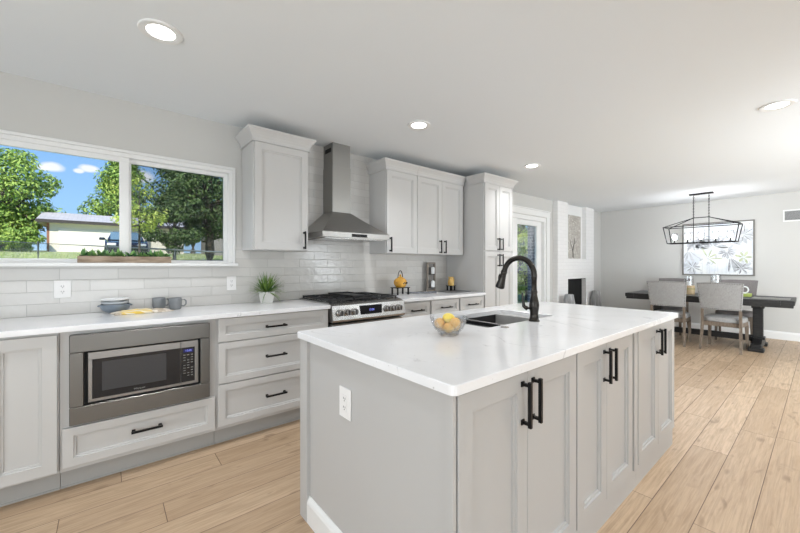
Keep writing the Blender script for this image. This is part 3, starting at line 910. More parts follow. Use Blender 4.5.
bxp, byp = .045, 3.155
t = thing('bowl', 'blue-grey handled bowl at the bottom of the stack by the mugs', 'bowl', (bxp, byp, .914))
bm = B(); lathe(bm, bowl_prof(.085, .060, .038), 36); obj('bowl_body', bm, M_bowl, t)
for s in (-1, 1):
    bm = B(); tube(bm, [(s * .080, -.016, .050), (s * .089, -.012, .051), (s * .092, 0, .051), (s * .089, .012, .051), (s * .080, .016, .050)], .005, 8); obj('handle', bm, M_bowl, t)
bm = B(); lathe(bm, bowl_prof(.078, .028, .035), 36); tag(obj('bowl', bm, M_pale, loc=(bxp, byp, .9635)), 'pale blue shallow bowl in the middle of the stack', 'bowl')
bm = B(); lathe(bm, [(0, 0), (.040, 0), (.044, .003), (.076, .012), (.080, .020), (.079, .022), (.072, .015), (.042, .006), (0, .006)], 36); tag(obj('plate', bm, M_white, loc=(bxp, byp, .993)), 'small white dish on top of the bowl stack', 'plate')


def mug(loc, rz, label, sc=1.):
    t = thing('mug', label, 'mug', loc, rz, None)
    m = mat('grey_stoneware', (.20, .215, .23), .4, bump=(40, .08), vary=(20, (.25, .26, .27)))
    bm = B(); lathe(bm, [(0, 0), (.030 * sc, 0), (.036 * sc, .006), (.042 * sc, .030), (.043 * sc, .060), (.042 * sc, .084), (.0405 * sc, .086), (.039 * sc, .084), (.039 * sc, .03), (.030 * sc, .008), (0, .008)], 32); obj('cup', bm, m, t)
    bm = B(); tube(bm, [(.040 * sc, 0, .068), (.058 * sc, 0, .072), (.070 * sc, 0, .060), (.070 * sc, 0, .038), (.058 * sc, 0, .024), (.040 * sc, 0, .026)], .0055, 10); obj('handle', bm, m, t)
    return t


mug((.302, 3.205, .914), R(20), 'grey stoneware mug, the farther one, next to the bowls')
mug((.395, 3.12, .914), R(-15), 'grey stoneware mug, the nearer one with its handle to the right')

# folded towel


def cloth_mat():
    m = bpy.data.materials.new('yellow_and_white_towel'); m.use_nodes = True; nt = m.node_tree; b = nt.nodes['Principled BSDF']; e = N(nt)
    tc = nt.nodes.new('ShaderNodeTexCoord'); sp = nt.nodes.new('ShaderNodeSeparateXYZ'); nt.links.new(tc.outputs['Object'], sp.inputs[0])
    st = e.m('SINE', e.m('MULTIPLY', e.m('ADD', sp.outputs[1], e.m('MULTIPLY', sp.outputs[0], .45)), 240.))
    left = e.mr(sp.outputs[0], .03, .045, 1, 0)
    nz = e.noise(tc.outputs['Object'], 30, 2)
    c1 = e.mix(e.mr(st, -.3, .3, .25, 1), (.80, .78, .70), (.80, .56, .10))
    c2 = e.mix(e.mr(nz, .5, .56), (.74, .68, .60), (.50, .42, .33))
    edge = e.mr(sp.outputs[0], -.135, -.115, 0, 1)
    c = e.mix(e.m('MULTIPLY', left, edge), c2, c1)
    nt.links.new(c, b.inputs['Base Color']); b.inputs['Roughness'].default_value = .95
    nt.links.new(e.bump(e.noise(tc.outputs['Object'], 300, 1), .3, .001), b.inputs['Normal'])
    return m


bm = B(); nx, ny = 44, 22; tv = []
for i in range(nx + 1):
    row_ = []
    for j in range(ny + 1):
        u, v = i / nx, j / ny
        X = -.165 + .33 * u + .010 * math.sin(v * 5); Y = -.06 + .12 * v + .014 * math.sin(u * 5 + 1)
        puff = .020 * math.sin(math.pi * min(1, u * 1.05)) ** .6 * math.sin(math.pi * v) ** .7 if 0 < u < .95 and 0 < v < 1 else 0
        Z = .004 + puff + (.007 * (noise.noise(Vector((X * 26, Y * 38, .3))) + .5) if puff else 0)
        row_.append((bm.verts.new((X, Y, Z)), bm.verts.new((X, Y, 0))))
    tv.append(row_)
for i in range(nx):
    for j in range(ny):
        a, b_, c_, d_ = tv[i][j], tv[i + 1][j], tv[i + 1][j + 1], tv[i][j + 1]
        bm.faces.new((a[0], b_[0], c_[0], d_[0])); bm.faces.new((d_[1], c_[1], b_[1], a[1]))
for i in range(nx):
    for j in (0, ny): bm.faces.new((tv[i][j][0], tv[i + 1][j][0], tv[i + 1][j][1], tv[i][j][1]))
for j in range(ny):
    for i in (0, nx): bm.faces.new((tv[i][j][0], tv[i][j + 1][0], tv[i][j + 1][1], tv[i][j][1]))
o = obj('kitchen_towel', bm, cloth_mat(), loc=(.195, 3.035, .9155)); o.rotation_euler = (0, 0, R(6)); tag(o, 'folded yellow and white kitchen towel on the counter below the mugs', 'towel')

# grassy plant in white pot
t = thing('potted_plant', 'small grassy green plant in a square white pot beside the range', 'plant', (1.078, 3.130, .914), R(12))
bm = B()
rg = [[bm.verts.new((sx * w_, sy * w_, z_)) for sx, sy in ((-1, -1), (1, -1), (1, 1), (-1, 1))] for w_, z_ in ((.036, 0), (.050, .098), (.046, .100), (.044, .085))]
for A, Q in zip(rg, rg[1:]):
    for k in range(4): bm.faces.new((A[k], A[(k + 1) % 4], Q[(k + 1) % 4], Q[k]))
bm.faces.new(rg[0][::-1]); bm.faces.new(rg[-1])
obj('pot', bm, mat('white_textured_pot', (.80, .79, .77), .6, bump=(60, .6)), t, sm=False)
bm = B()
for k in range(200):
    a_ = rnd.uniform(0, 2 * math.pi); el = abs(rnd.gauss(.95, .38)); r0 = rnd.uniform(0, .03)
    el = min(max(el, .15), 1.5)
    blade(bm, (math.cos(a_) * r0, math.sin(a_) * r0, .085), Vector((math.cos(a_) * math.cos(el), math.sin(a_) * math.cos(el), math.sin(el))), rnd.uniform(.12, .20), rnd.uniform(.003, .0055), rnd.uniform(.3, 1.3), n=5)
for v in bm.verts:     # blades bend away from the tiles behind
    yw = v.co.x * math.sin(R(12)) + v.co.y * math.cos(R(12))
    if yw > .075: v.co.y -= (yw - .075) * .8 / math.cos(R(12)); v.co.z += (yw - .075) * .3
obj('foliage', bm, leafmat('grass_leaf', (.05, .14, .03), (.30, .42, .10), .45), t, sm='raw')

# ------------------------------------------------------------------ things right of the range
M_amber = mat('amber_glaze', (.62, .30, .03), .18, bump=(20, .03), vary=(9, (.75, .42, .07)), coat=.5)


def stand(name, loc, w, d, h, label):
    t = thing(name, label, 'stand', loc)
    obj('top', bx(-w / 2, w / 2, -d / 2, d / 2, h - .008, h, .0015), M_black, t, sm=False)
    for sx in (-1, 1):
        for sy in (-1, 1):
            bm = B(); bar(bm, (sx * (w / 2 - .018), sy * (d / 2 - .012), 0), (sx * (w / 2 - .018), sy * (d / 2 - .012), h - .008), .014); obj('leg', bm, M_black, t, sm=False)
    return t


stand('kettle_stand', (2.545, 3.06, .914), .19, .12, .082, 'low black stand under the amber kettle')
t = thing('kettle', 'round amber kettle with dark hoop handle on the black stand', 'kettle', (2.545, 3.06, .996), R(20)); t.scale = (1.06, 1.06, 1.12)
bm = B(); lathe(bm, [(0, 0), (.045, 0), (.062, .018), (.071, .042), (.068, .066), (.052, .086), (.034, .094), (.030, .096), (0, .096)], 30); obj('body', bm, M_amber, t)
bm = B(); lathe(bm, [(.032, .096), (.030, .102), (.010, .108), (.008, .112), (.013, .120), (.009, .128), (0, .130)], 20); obj('lid', bm, M_amber, t)
bm = B(); tube(bm, [(-.06, 0, .045), (-.082, 0, .062), (-.092, 0, .085)], [.015, .011, .008], 10); obj('spout', bm, M_amber, t)
hp = [(.050 * math.cos(R(q)), 0, .088 + .078 * math.sin(R(q))) for q in range(-5, 186, 15)]
bm = B(); tube(bm, hp, .005, 8); obj('handle', bm, mat('dark_iron_handle', (.10, .09, .08), .4, .6, bump=(50, .05)), t)
bm = B()
for k in range(12):
    a_ = R(-120 + k * 12); 
    cxx, cyy = .0715 * math.cos(a_), .0715 * math.sin(a_)
    bmesh.ops.create_icosphere(bm, subdivisions=1, radius=.007, matrix=Matrix.Translation((cxx, cyy, .038 + .009 * (k % 2))))
obj('dark_blossom_band', bm, M_black, t)

# beads
t = thing('bead_garland', 'grey bead garland lying on the counter in front of the wood candle holder', 'garland', (2.80, 2.99, .914))
bm = B()
for k in range(34):
    q = k / 33; X = -.17 + .34 * q; Y = .05 - .12 * q + .02 * math.sin(q * 16)
    bmesh.ops.create_icosphere(bm, subdivisions=2, radius=.0105, matrix=Matrix.Translation((X, Y, .0105 + .006 * abs(math.sin(k * 1.7)))))
obj('beads', bm, mat('grey_beads', (.23, .24, .27), .35, bump=(30, .05)), t)
# mirrored wood candle holder leaning on the tile
t = thing('candle_sconce', 'tall narrow wooden holder with two white candles against the backsplash', 'candle holder', (3.158, 3.19, .914))
Mw = mat('aged_grey_brown_wood', (.20, .165, .135), .6, bump=(40, .3, (5, 5, 1)), vary=(20, (.32, .28, .24), (4, 4, 1)))
bm = B(); ring(bm, -.072, .072, 0, .365, .018, -.012, .008, .002); obj('frame', bm, Mw, t, sm=False)
obj('mirror', bx(-.056, .056, .001, .004, .017, .348), mat('aged_mirror', (.42, .41, .40), .18, .9, bump=(10, .05)), t, sm=False)
for zz in (.045, .215):
    bm = B(); lathe(bm, [(0, 0), (.030, 0), (.030, .006), (0, .006)], 20, c=(0, -.035, zz)); bar(bm, (0, -.012, zz + .003), (0, .0, zz + .003), .01, .004)
    obj('cup', bm, M_black, t)
    bm = B(); lathe(bm, [(0, 0), (.023, 0), (.024, .01), (.024, .07), (.018, .082), (.004, .088), (0, .088)], 20, c=(0, -.035, zz + .006)); obj('candle', bm, M_white, t)
# dark tray and amber pitcher
tag(obj('serving_tray', bx(3.16, 3.50, 2.83, 3.13, .9145, .921, .003), mat('charcoal_slate', (.16, .16, .16), .5, bump=(30, .2))), 'thin charcoal slate tray lying by the tall pantry', 'tray')
stand('pitcher_stand', (3.405, 3.075, .9212), .11, .08, .062, 'tiny black stand under the amber pitcher')
t = thing('pitcher', 'small amber pitcher on its black stand beside the pantry', 'pitcher', (3.405, 3.075, .9835))
M_amb2 = mat('light_amber_glaze', (.72, .42, .10), .25, bump=(20, .03), vary=(9, (.82, .58, .22)))
bm = B(); lathe(bm, [(0, 0), (.036, 0), (.042, .02), (.038, .06), (.030, .088), (.034, .108), (.032, .110), (.027, .09), (.034, .06), (.038, .02), (0, .008)], 26); obj('body', bm, M_amb2, t)
bm = B(); tube(bm, [(.031, 0, .098), (.052, 0, .09), (.060, 0, .06), (.040, 0, .025)], .005, 8); obj('handle', bm, M_amb2, t)
bm = B(); tube(bm, [(-.026, 0, .096), (-.048, 0, .112)], [.010, .005], 8); obj('lip', bm, M_amb2, t)

# ------------------------------------------------------------------ glass bowl with fruit on the island
GB = (1.258, 1.152, .914)
t = thing('glass_bowl', 'clear glass bowl of orange fruit on the island', 'bowl', GB)
bm = B()
pr = [(0, .004), (.046, .004), (.050, 0), (.055, 0), (.055, .010), (.060, .014), (.078, .032), (.092, .058), (.100, .083), (.102, .094), (.1005, .0965), (.0985, .094), (.0965, .083), (.088, .058), (.074, .033), (.056, .018), (0, .014)]
lathe(bm, [(a * .88, b * .90) for a, b in pr], 40)
Mg = bpy.data.materials.new('solid_clear_glass'); Mg.use_nodes = True; q = Mg.node_tree.nodes['Principled BSDF']
q.inputs['Base Color'].default_value = (.93, .95, .97, 1); q.inputs['Transmission Weight'].default_value = 1; q.inputs['Roughness'].default_value = .02; q.inputs['IOR'].default_value = 1.45
obj('bowl_body', bm, M_cglass, t)
Mor = mat('orange_peel', (.80, .42, .10), .45, bump=(120, .4), vary=(18, (.88, .60, .22)))
Mle = mat('lemon_peel', (.86, .66, .08), .4, bump=(90, .4), vary=(18, (.88, .74, .22)))
fr = [(-.030, -.028, .041, 0), (.034, -.018, .041, 0), (.002, .038, .041, 0), (-.052, .024, .061, 0), (.052, .032, .063, 0), (.0, -.002, .083, 1), (-.006, -.057, .066, 0)]
for i, (a, b_, z_, k) in enumerate(fr):
    bm = B(); rr = .025
    bmesh.ops.create_uvsphere(bm, u_segments=20, v_segments=14, radius=rr)
    if k:
        for v in bm.verts: v.co.x *= 1.25
    for v in bm.verts:
        if v.co.z > rr * .9: v.co.z -= .0018
    o = obj('lemon' if k else 'orange', bm, Mle if k else Mor, loc=(GB[0] + a * .82, GB[1] + b_ * .82, GB[2] + z_ * .93)); o.rotation_euler = (.2 * i, .1, i)
    tag(o, 'yellow lemon on top of the fruit in the glass bowl' if k else 'small orange inside the clear glass bowl', 'lemon' if k else 'orange', None if k else 'oranges in the glass bowl')

# ------------------------------------------------------------------ dining: table
TC = (7.50, 1.262)
M_dark = mat('black_stained_wood', (.010, .010, .011), .42, bump=(30, .2, (6, 1, 6)), vary=(14, (.022, .021, .02), (6, 1, 6)))
M_dtop = mat('charcoal_wood_top', (.012, .012, .013), .4, bump=(30, .2, (6, 1, 6)), vary=(14, (.03, .029, .028), (6, 1, 6)))
t = thing('dining_table', 'long black trestle dining table with thick top under the lantern', 'table', (TC[0], TC[1], 0), R(1.2))
tl, tw = .995, .47
bm = B()
for k in range(5):
    a = -tw + 2 * tw * k / 5; box(bm, a + .001, a + 2 * tw / 5 - .001, -tl + .13, tl - .13, .700, .760, .002)
for s in (-1, 1): box(bm, -tw, tw, s * (tl - .064) - .065, s * (tl - .064) + .065, .700, .760, .003)
box(bm, -tw + .012, tw - .012, -tl + .012, tl - .012, .662, .700, .002)
obj('tabletop', bm, M_dtop, t, sm=False)
for s in (-1, 1):
    y = s * .62
    bm = B(); box(bm, -.055, .055, y - .055, y + .055, .16, .64, .006)
    box(bm, -.075, .075, y - .075, y + .075, .14, .18, .006); box(bm, -.07, .07, y - .07, y + .07, .60, .64, .006)
    box(bm, -.30, .30, y - .045, y + .045, .630, .662, .006)
    obj('pedestal', bm, M_dark, t, sm=False)
    bm = B(); box(bm, -.36, .36, y - .06, y + .06, .03, .10, .012)
    for q in (-1, 1): box(bm, q * .30 - .085, q * .30 + .085, y - .085, y + .085, 0, .05, .01)
    prism(bm, [(-.25, .10), (.25, .10), (.09, .16), (-.09, .16)], y - .05, y + .05, 'y')
    obj('trestle_foot', bm, M_dark, t, sm=False)
obj('stretcher', bx(-.03, .03, -.56, .56, .10, .19, .005), M_dark, t, sm=False)

# chairs


def weave(name, c1, c2):
    m = bpy.data.materials.new(name); m.use_nodes = True; nt = m.node_tree; b = nt.nodes['Principled BSDF']; e = N(nt)
    tc = nt.nodes.new('ShaderNodeTexCoord'); n1 = e.noise(tc.outputs['Object'], 160, 3)
    nt.links.new(e.mix(e.mr(n1, .38, .62), c1, c2), b.inputs['Base Color']); b.inputs['Roughness'].default_value = .95
    nt.links.new(e.bump(n1, .5, .002), b.inputs['Normal']); return m


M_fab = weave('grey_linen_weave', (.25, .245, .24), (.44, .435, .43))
M_fab2 = weave('shaded_taupe_linen_weave', (.16, .145, .14), (.24, .22, .215))  # browner linen, darkened in colour for the shade side of the far chairs
M_cwood = mat('grey_brown_chair_wood', (.135, .100, .072), .55, bump=(30, .2, (6, 6, 1)), vary=(16, (.22, .175, .135), (5, 5, 1)))


def make_chair(label, fab):
    """faces +x, origin on the floor under the back, seat centre at x=.25"""
    t = thing('dining_chair', label, 'chair', (0, 0, 0))
    # backrest: curved tapered slab, wider at the top, leaning back
    bm = B(); nu, nv = 12, 6; vf, vb = [], []
    for i in range(nu + 1):
        for j in range(nv + 1):
            u = i / nu * 2 - 1; v = j / nv
            hw = .222 + .032 * v; z = .600 + .395 * v - (.010 * (u * u) * v); x = -.045 - .085 * v - .02 * (1 - u * u)
            pf = .014 * (1 - u ** 4) * math.sin(math.pi * (v * .9 + .05))
            vf.append(bm.verts.new((x + .040 + pf, u * hw, z))); vb.append(bm.verts.new((x - .002 - pf * .3, u * hw, z)))
    def idx(i, j): return i * (nv + 1) + j
    for i in range(nu):
        for j in range(nv):
            bm.faces.new((vf[idx(i, j)], vf[idx(i + 1, j)], vf[idx(i + 1, j + 1)], vf[idx(i, j + 1)]))
            bm.faces.new((vb[idx(i, j)], vb[idx(i, j + 1)], vb[idx(i + 1, j + 1)], vb[idx(i + 1, j)]))
    for i in range(nu):
        for j in (0, nv): bm.faces.new((vf[idx(i, j)], vf[idx(i + 1, j)], vb[idx(i + 1, j)], vb[idx(i, j)]))
    for j in range(nv):
        for i in (0, nu): bm.faces.new((vf[idx(i, j)], vf[idx(i, j + 1)], vb[idx(i, j + 1)], vb[idx(i, j)]))
    bo = obj('backrest', bm, fab, t)
    bm = B()
    def nail(u, v):
        hw = .222 + .032 * v; z = .600 + .395 * v - (.010 * (u * u) * v); x = -.045 - .085 * v - .02 * (1 - u * u)
        bmesh.ops.create_icosphere(bm, subdivisions=1, radius=.0058, matrix=Matrix.Translation((x - .004, u * hw, z)))
    for k in range(20): nail(-.96 + 1.92 * k / 19, .965); nail(-.96 + 1.92 * k / 19, .035)
    for k in range(1, 15): nail(-.96, .035 + .93 * k / 15); nail(.96, .035 + .93 * k / 15)
    obj('nailhead_trim', bm, mat('pewter_nailheads', (.10, .09, .08), .35, .8, bump=(50, .02)), bo)
    # seat
    bm = B(); pts = []
    for k in range(28):
        q = 2 * math.pi * k / 28; cx_, sy_ = math.cos(q), math.sin(q); f_ = .5
        X = .225 + .235 * math.copysign(abs(cx_) ** f_, cx_); Y = (.235 + .015 * cx_) * math.copysign(abs(sy_) ** f_, sy_); pts.append((X, Y))
    lv = []
    for sc, z in ((.96, .415), (1.0, .425), (1.0, .455), (.97, .478), (.80, .492), (.4, .498)):
        lv.append([bm.verts.new((.225 + (p[0] - .225) * sc, p[1] * sc, z)) for p in pts])
    for A, Q in zip(lv, lv[1:]):
        for k in range(28): bm.faces.new((A[k], A[(k + 1) % 28], Q[(k + 1) % 28], Q[k]))
    bm.faces.new(lv[0][::-1]); bm.faces.new(lv[-1]); obj('seat', bm, fab, t)
    bm = B(); ring_pts = ((.0, -.20, .44, -.215), (.44, -.215, .44, .215), (.44, .215, 0, .20), (0, .20, 0, -.20))
    for a in ring_pts: bar(bm, (a[0], a[1], .385), (a[2], a[3], .385), .022, .062)
    obj('seat_frame', bm, M_cwood, t, sm=False)

    def leg(path, ws):
        bm = B(); rings = []
        for p, w_ in zip(path, ws): rings.append([bm.verts.new((p[0] + a * w_[0] / 2, p[1] + b_ * w_[1] / 2, p[2])) for a, b_ in ((-1, -1), (1, -1), (1, 1), (-1, 1))])
        for A, Q in zip(rings, rings[1:]):
            for k in range(4): bm.faces.new((A[k], A[(k + 1) % 4], Q[(k + 1) % 4], Q[k]))
        bm.faces.new(rings[0][::-1]); bm.faces.new(rings[-1]); obj('leg', bm, M_cwood, t, sm=False)
    for s in (-1, 1):
        leg([(-.085, s * .222, 0), (-.035, s * .212, .22), (-.008, s * .208, .42), (-.022, s * .208, .56), (-.042, s * .208, .64)], [(.030, .026), (.036, .03), (.042, .032), (.034, .03), (.024, .028)])
        leg([(.43, s * .215, 0), (.43, s * .212, .20), (.43, s * .208, .355)], [(.028, .028), (.034, .034), (.042, .042)])
    return t


ch0 = make_chair('grey linen dining chair seen from behind, on the right near side of the table', M_fab)
ch0.location = (6.86, .965, 0); ch0.rotation_euler = (0, 0, R(-2))
c1 = dup(ch0, (6.84, 1.595, 0), R(3), 'grey linen dining chair seen from behind, nearest the island corner')
c2 = dup(ch0, (8.25, .965, 0), R(182), 'dining chair across the table, behind the near right chair')
c3 = dup(ch0, (8.26, 1.84, 0), R(178), 'dining chair across the table, behind the chair nearest the island')
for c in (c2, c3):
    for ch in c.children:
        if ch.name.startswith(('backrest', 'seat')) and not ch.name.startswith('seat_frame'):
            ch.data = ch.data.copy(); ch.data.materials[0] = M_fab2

# things on the table
M_bas = mat('pale_basket_wood', (.50, .36, .20), .7, bump=(60, .5, (1, 1, 8)), vary=(30, (.62, .48, .30)))
t = thing('candle_jar', 'light wood canister with a glass hurricane, between the two near chairs', 'candle holder', (7.48, 1.455, .760))
bm = B(); lathe(bm, [(0, 0), (.075, 0), (.078, .005), (.078, .14), (.072, .145), (0, .145)], 28); obj('wood_base', bm, M_bas, t)
bm = B(); lathe(bm, [(.079, .085), (.081, .085), (.081, .097), (.079, .097)], 28); obj('green_band', bm, mat('olive_band', (.30, .32, .12), .6, bump=(50, .1)), t)
def cyl_glass(parent, r, z0, z1, nm='hurricane_glass'):
    bm = B(); lathe(bm, [(r - .003, z0), (r, z0), (r, z1), (r - .003, z1), (r - .003, z0)], 28); return obj(nm, bm, M_cglass, parent)
cyl_glass(t, .060, .146, .30)
bm = B(); lathe(bm, [(0, .146), (.03, .146), (.03, .22), (0, .222)], 20); obj('candle', bm, M_white, t)
t = thing('hurricane_vase', 'clear glass hurricane with a white candle behind the near right chair', 'candle holder', (7.52, 1.12, .760))
bm = B(); lathe(bm, [(0, 0), (.06, 0), (.05, .012), (.015, .03), (.012, .12), (.05, .145), (.055, .15), (0, .15)], 24); obj('stem', bm, M_cglass, t)
cyl_glass(t, .065, .150, .33)
bm = B(); lathe(bm, [(0, .151), (.03, .151), (.03, .235), (0, .238)], 20); obj('candle', bm, M_white, t)
# white jug and green book
tag(obj('book', bx(-.10, .10, -.065, .065, 0, .045, .004), mat('lime_cover', (.42, .50, .12), .5, bump=(60, .05)), loc=(7.62, .79, .760)), 'lime green book lying on the table under the white ring vase', 'book')
bm = B(); tube(bm, [(0, .042 * math.cos(R(q)), .048 + .048 * math.sin(R(q))) for q in range(0, 360, 15)], .010, 10, close=True)
lathe(bm, [(0, 0), (.022, 0), (.014, .008), (0, .01)], 16, c=(0, 0, -.009))
tag(obj('ring_vase', bm, M_white, loc=(7.62, .80, .8142)), 'white ring-shaped ornament on the lime green book', 'ornament')
bm = B()
vs = [[bm.verts.new((-.2 + .4 * i / 10, -.19 + .38 * j / 14, .0015 + .0015 * math.sin(i * 1.3 + j))) for j in range(15)] for i in range(11)]
for i in range(10):
    for j in range(14): bm.faces.new((vs[i][j], vs[i][j + 1], vs[i + 1][j + 1], vs[i + 1][j]))
bmesh.ops.solidify(bm, geom=bm.faces[:], thickness=.003)
tag(obj('placemat', bm, weave('pale_placemat', (.50, .49, .47), (.62, .61, .59)), loc=(7.36, .50, .7635)), 'pale woven placemat at the right end of the dining table', 'placemat')

# ------------------------------------------------------------------ chandelier
t = thing('chandelier', 'black lantern cage chandelier with five bulbs over the dining table', 'chandelier', (7.65, 1.326, CZ))
hz = lambda z: z - CZ
M_cage = mat('blackened_iron', (.02, .02, .022), .4, .7, bump=(60, .05))
bm = B(); w = .013
yb, yt, xb, xt = .435, .482, .13, .18
zb, zm, zt_ = hz(1.620), hz(1.900), hz(2.042)
bot = [(-xb, -yb, zb), (xb, -yb, zb), (xb, yb, zb), (-xb, yb, zb)]; top = [(-xt, -yt, zm), (xt, -yt, zm), (xt, yt, zm), (-xt, yt, zm)]
apex = [(0, -.100, zt_), (0, .100, zt_)]
for i in range(4):
    bar(bm, bot[i], bot[(i + 1) % 4], w, w); bar(bm, top[i], top[(i + 1) % 4], w, w); bar(bm, bot[i], top[i], w, w)
bar(bm, apex[0], apex[1], w, w)
for i in (0, 1): bar(bm, top[i], apex[0], w * .9)
for i in (2, 3): bar(bm, top[i], apex[1], w * .9)
obj('cage', bm, M_cage, t, sm=False)
bm = B()
for y in (-.1, .1): bar(bm, (0, y, zt_), (0, y, zb + .01), .009)
bar(bm, (0, -yb, zb), (0, yb, zb), .010, .012)
obj('centre_rods', bm, M_cage, t, sm=False)
obj('canopy', bx(-.045, .045, -.155, .155, -.022, 0, .004), M_cage, t, sm=False)
for y in (-.1, .1):
    bm = B(); z = -.022; k = 0
    while z > zt_ + .02:
        a = [(0, y + .007 * math.cos(R(q)), z - .014 + .016 * math.sin(R(q))) if k % 2 else (.007 * math.cos(R(q)), y, z - .014 + .016 * math.sin(R(q))) for q in range(0, 360, 45)]
        tube(bm, a, .0034, 5, close=True); z -= .024; k += 1
    tube(bm, [(0, y, z + .006), (0, y, zt_)], .004, 6)
    obj('chain', bm, M_cage, t)
M_bulb = mat('lit_bulb', (1, 1, 1), .4, emis=(1, .98, .97), estr=5.)
for y in (-.36, -.18, 0, .18, .36):
    bm = B(); lathe(bm, [(0, .006), (.024, .006), (.026, .014), (.010, .020), (.010, .062), (.008, .064), (0, .064)], 14, c=(0, y, zb)); s_ = obj('candle_socket', bm, M_cage, t)
    bm = B(); lathe(bm, [(0, .064), (.011, .066), (.019, .088), (.026, .112), (.026, .124), (.018, .144), (.006, .155), (0, .157)], 16, c=(0, y, zb)); obj('bulb', bm, M_bulb, s_)
    bm = B(); lathe(bm, [(.030, .052), (.044, .075), (.050, .12), (.042, .180), (.040, .180), (.048, .12), (.042, .076), (.028, .053)], 18, c=(0, y, zb)); obj('glass_shade', bm, M_cglass, s_)
    light('bulb_light', 'POINT', (0, y, zb + .11), (0, 0, 0), 8, (.97, .97, 1.), parent=t, shadow_soft_size=.05)

# ------------------------------------------------------------------ art and vent on the dining wall
t = thing('framed_art', 'large framed botanical picture in greys on the dining wall', 'picture', (WX, 1.280, 1.545))
aw, ah = .502, .492
bm = B()
for q in ((-aw, aw, -ah, -ah + .022), (-aw, aw, ah - .022, ah), (-aw, -aw + .022, -ah + .022, ah - .022), (aw - .022, aw, -ah + .022, ah - .022)):
    box(bm, -.035, -.002, q[0], q[1], q[2], q[3], .002)
obj('frame', bm, mat('pewter_wood_frame', (.21, .20, .185), .45, .2, bump=(40, .1)), t, sm=False)
m = bpy.data.materials.new('pale_wash_canvas'); m.use_nodes = True; nt = m.node_tree; e = N(nt); b = nt.nodes['Principled BSDF']; tc = nt.nodes.new('ShaderNodeTexCoord')
n1 = e.noise(tc.outputs['Object'], 3.2, 5, .8); n2 = e.noise(tc.outputs['Object'], 7., 6, 2.2)
cc_ = e.mix(e.mr(n1, .40, .62), (.74, .78, .84), (.86, .87, .86)); cc_ = e.mix(e.mr(n2, .60, .66, 0, .6), cc_, (.38, .40, .44))
nt.links.new(cc_, b.inputs['Base Color']); b.inputs['Roughness'].default_value = .7
cv = obj('canvas', bx(-.022, -.010, -aw + .02, aw - .02, -ah + .02, ah - .02), m, t, sm=False)
ar = random.Random(11)


def petals(name, m, cy, cz, n, L, w_, a0, a1, x):
    bm = B()
    for k in range(n):
        a_ = a0 + (a1 - a0) * k / max(1, n - 1) + ar.uniform(-.1, .1); l = L * ar.uniform(.75, 1.1); ww = w_ * ar.uniform(.7, 1.2); pv = None
        d = (math.cos(a_), math.sin(a_)); sd = (-d[1], d[0]); bend = ar.uniform(-.15, .15)
        for i in range(9):
            q = i / 8; h = ww * math.sin(math.pi * q) ** .8 * (.6 + .6 * q) + .0008
            py = cy + d[0] * l * (.12 + q) + sd[0] * l * bend * q * q; pz = cz + d[1] * l * (.12 + q) + sd[1] * l * bend * q * q
            py1 = max(-aw + .024, min(aw - .024, py + sd[0] * h)); pz1 = max(-ah + .024, min(ah - .024, pz + sd[1] * h))
            py2 = max(-aw + .024, min(aw - .024, py - sd[0] * h)); pz2 = max(-ah + .024, min(ah - .024, pz - sd[1] * h))
            A = bm.verts.new((x, py1, pz1)); Q = bm.verts.new((x, py2, pz2))
            if pv: bm.faces.new((pv[0], A, Q, pv[1]))
            pv = (A, Q)
    return obj(name, bm, m, cv, sm=False)


Pg1 = mat('painted_dark_grey', (.16, .17, .18), .7, vary=(30, (.42, .43, .45))); Pg2 = mat('painted_mid_grey', (.38, .40, .43), .7, vary=(20, (.60, .62, .65)))
Pg4 = mat('painted_light_grey', (.50, .52, .55), .7, vary=(14, (.72, .74, .77))); Pg3 = mat('painted_sage', (.42, .46, .30), .7, vary=(20, (.66, .70, .50))); Pw = mat('painted_white', (.84, .85, .85), .7, vary=(20, (.72, .74, .78)))
# y in the picture runs right-to-left for the viewer (viewer's left = +y)
petals('painted_bloom', Pw, .05, .02, 9, .26, .055, -.3, 3.4, -.0226)
petals('painted_bloom', Pg2, .05, .03, 7, .20, .016, .1, 3.0, -.0229)
petals('painted_bloom', Pg4, .30, .16, 6, .17, .040, 3.2, 5.6, -.0226)
petals('painted_bloom', Pg2, .32, .20, 5, .22, .020, 3.4, 5.2, -.0229)
petals('painted_bloom', Pg4, -.14, -.05, 8, .12, .030, 2.2, 6.6, -.0230)
petals('painted_bloom', Pg1, -.14, -.06, 9, .10, .007, 2.6, 6.3, -.0234)
petals('painted_leaf', Pg2, -.18, -.16, 4, .26, .018, 3.9, 4.7, -.0232)
petals('painted_leaf', Pg1, -.17, -.14, 3, .27, .007, 4.0, 4.6, -.0236)
petals('painted_leaf', Pg4, -.34, .22, 6, .16, .030, 1.4, 5.0, -.0228)
petals('painted_leaf', Pg1, -.36, .24, 5, .15, .006, 1.7, 4.8, -.0234)
petals('painted_leaf', Pg2, -.20, .10, 3, .16, .010, 3.0, 3.5, -.0234)
petals('painted_leaf', Pg3, -.36, -.16, 6, .11, .020, .2, 5.2, -.0230)
petals('painted_leaf', Pg4, -.34, -.34, 8, .12, .026, 0, 5.8, -.0230)
petals('painted_leaf', Pg1, -.33, -.36, 7, .10, .007, .3, 5.8, -.0236)
petals('painted_leaf', Pg3, .12, -.17, 5, .18, .012, 1.2, 3.9, -.0230)
petals('painted_leaf', Pg4, .36, -.32, 8, .14, .022, .2, 5.9, -.0230)
petals('painted_leaf', Pg1, .34, -.34, 7, .12, .006, 0, 5.6, -.0236)
petals('painted_leaf', Pg4, .40, -.02, 4, .22, .018, 4.0, 5.4, -.0230)
bm = B()
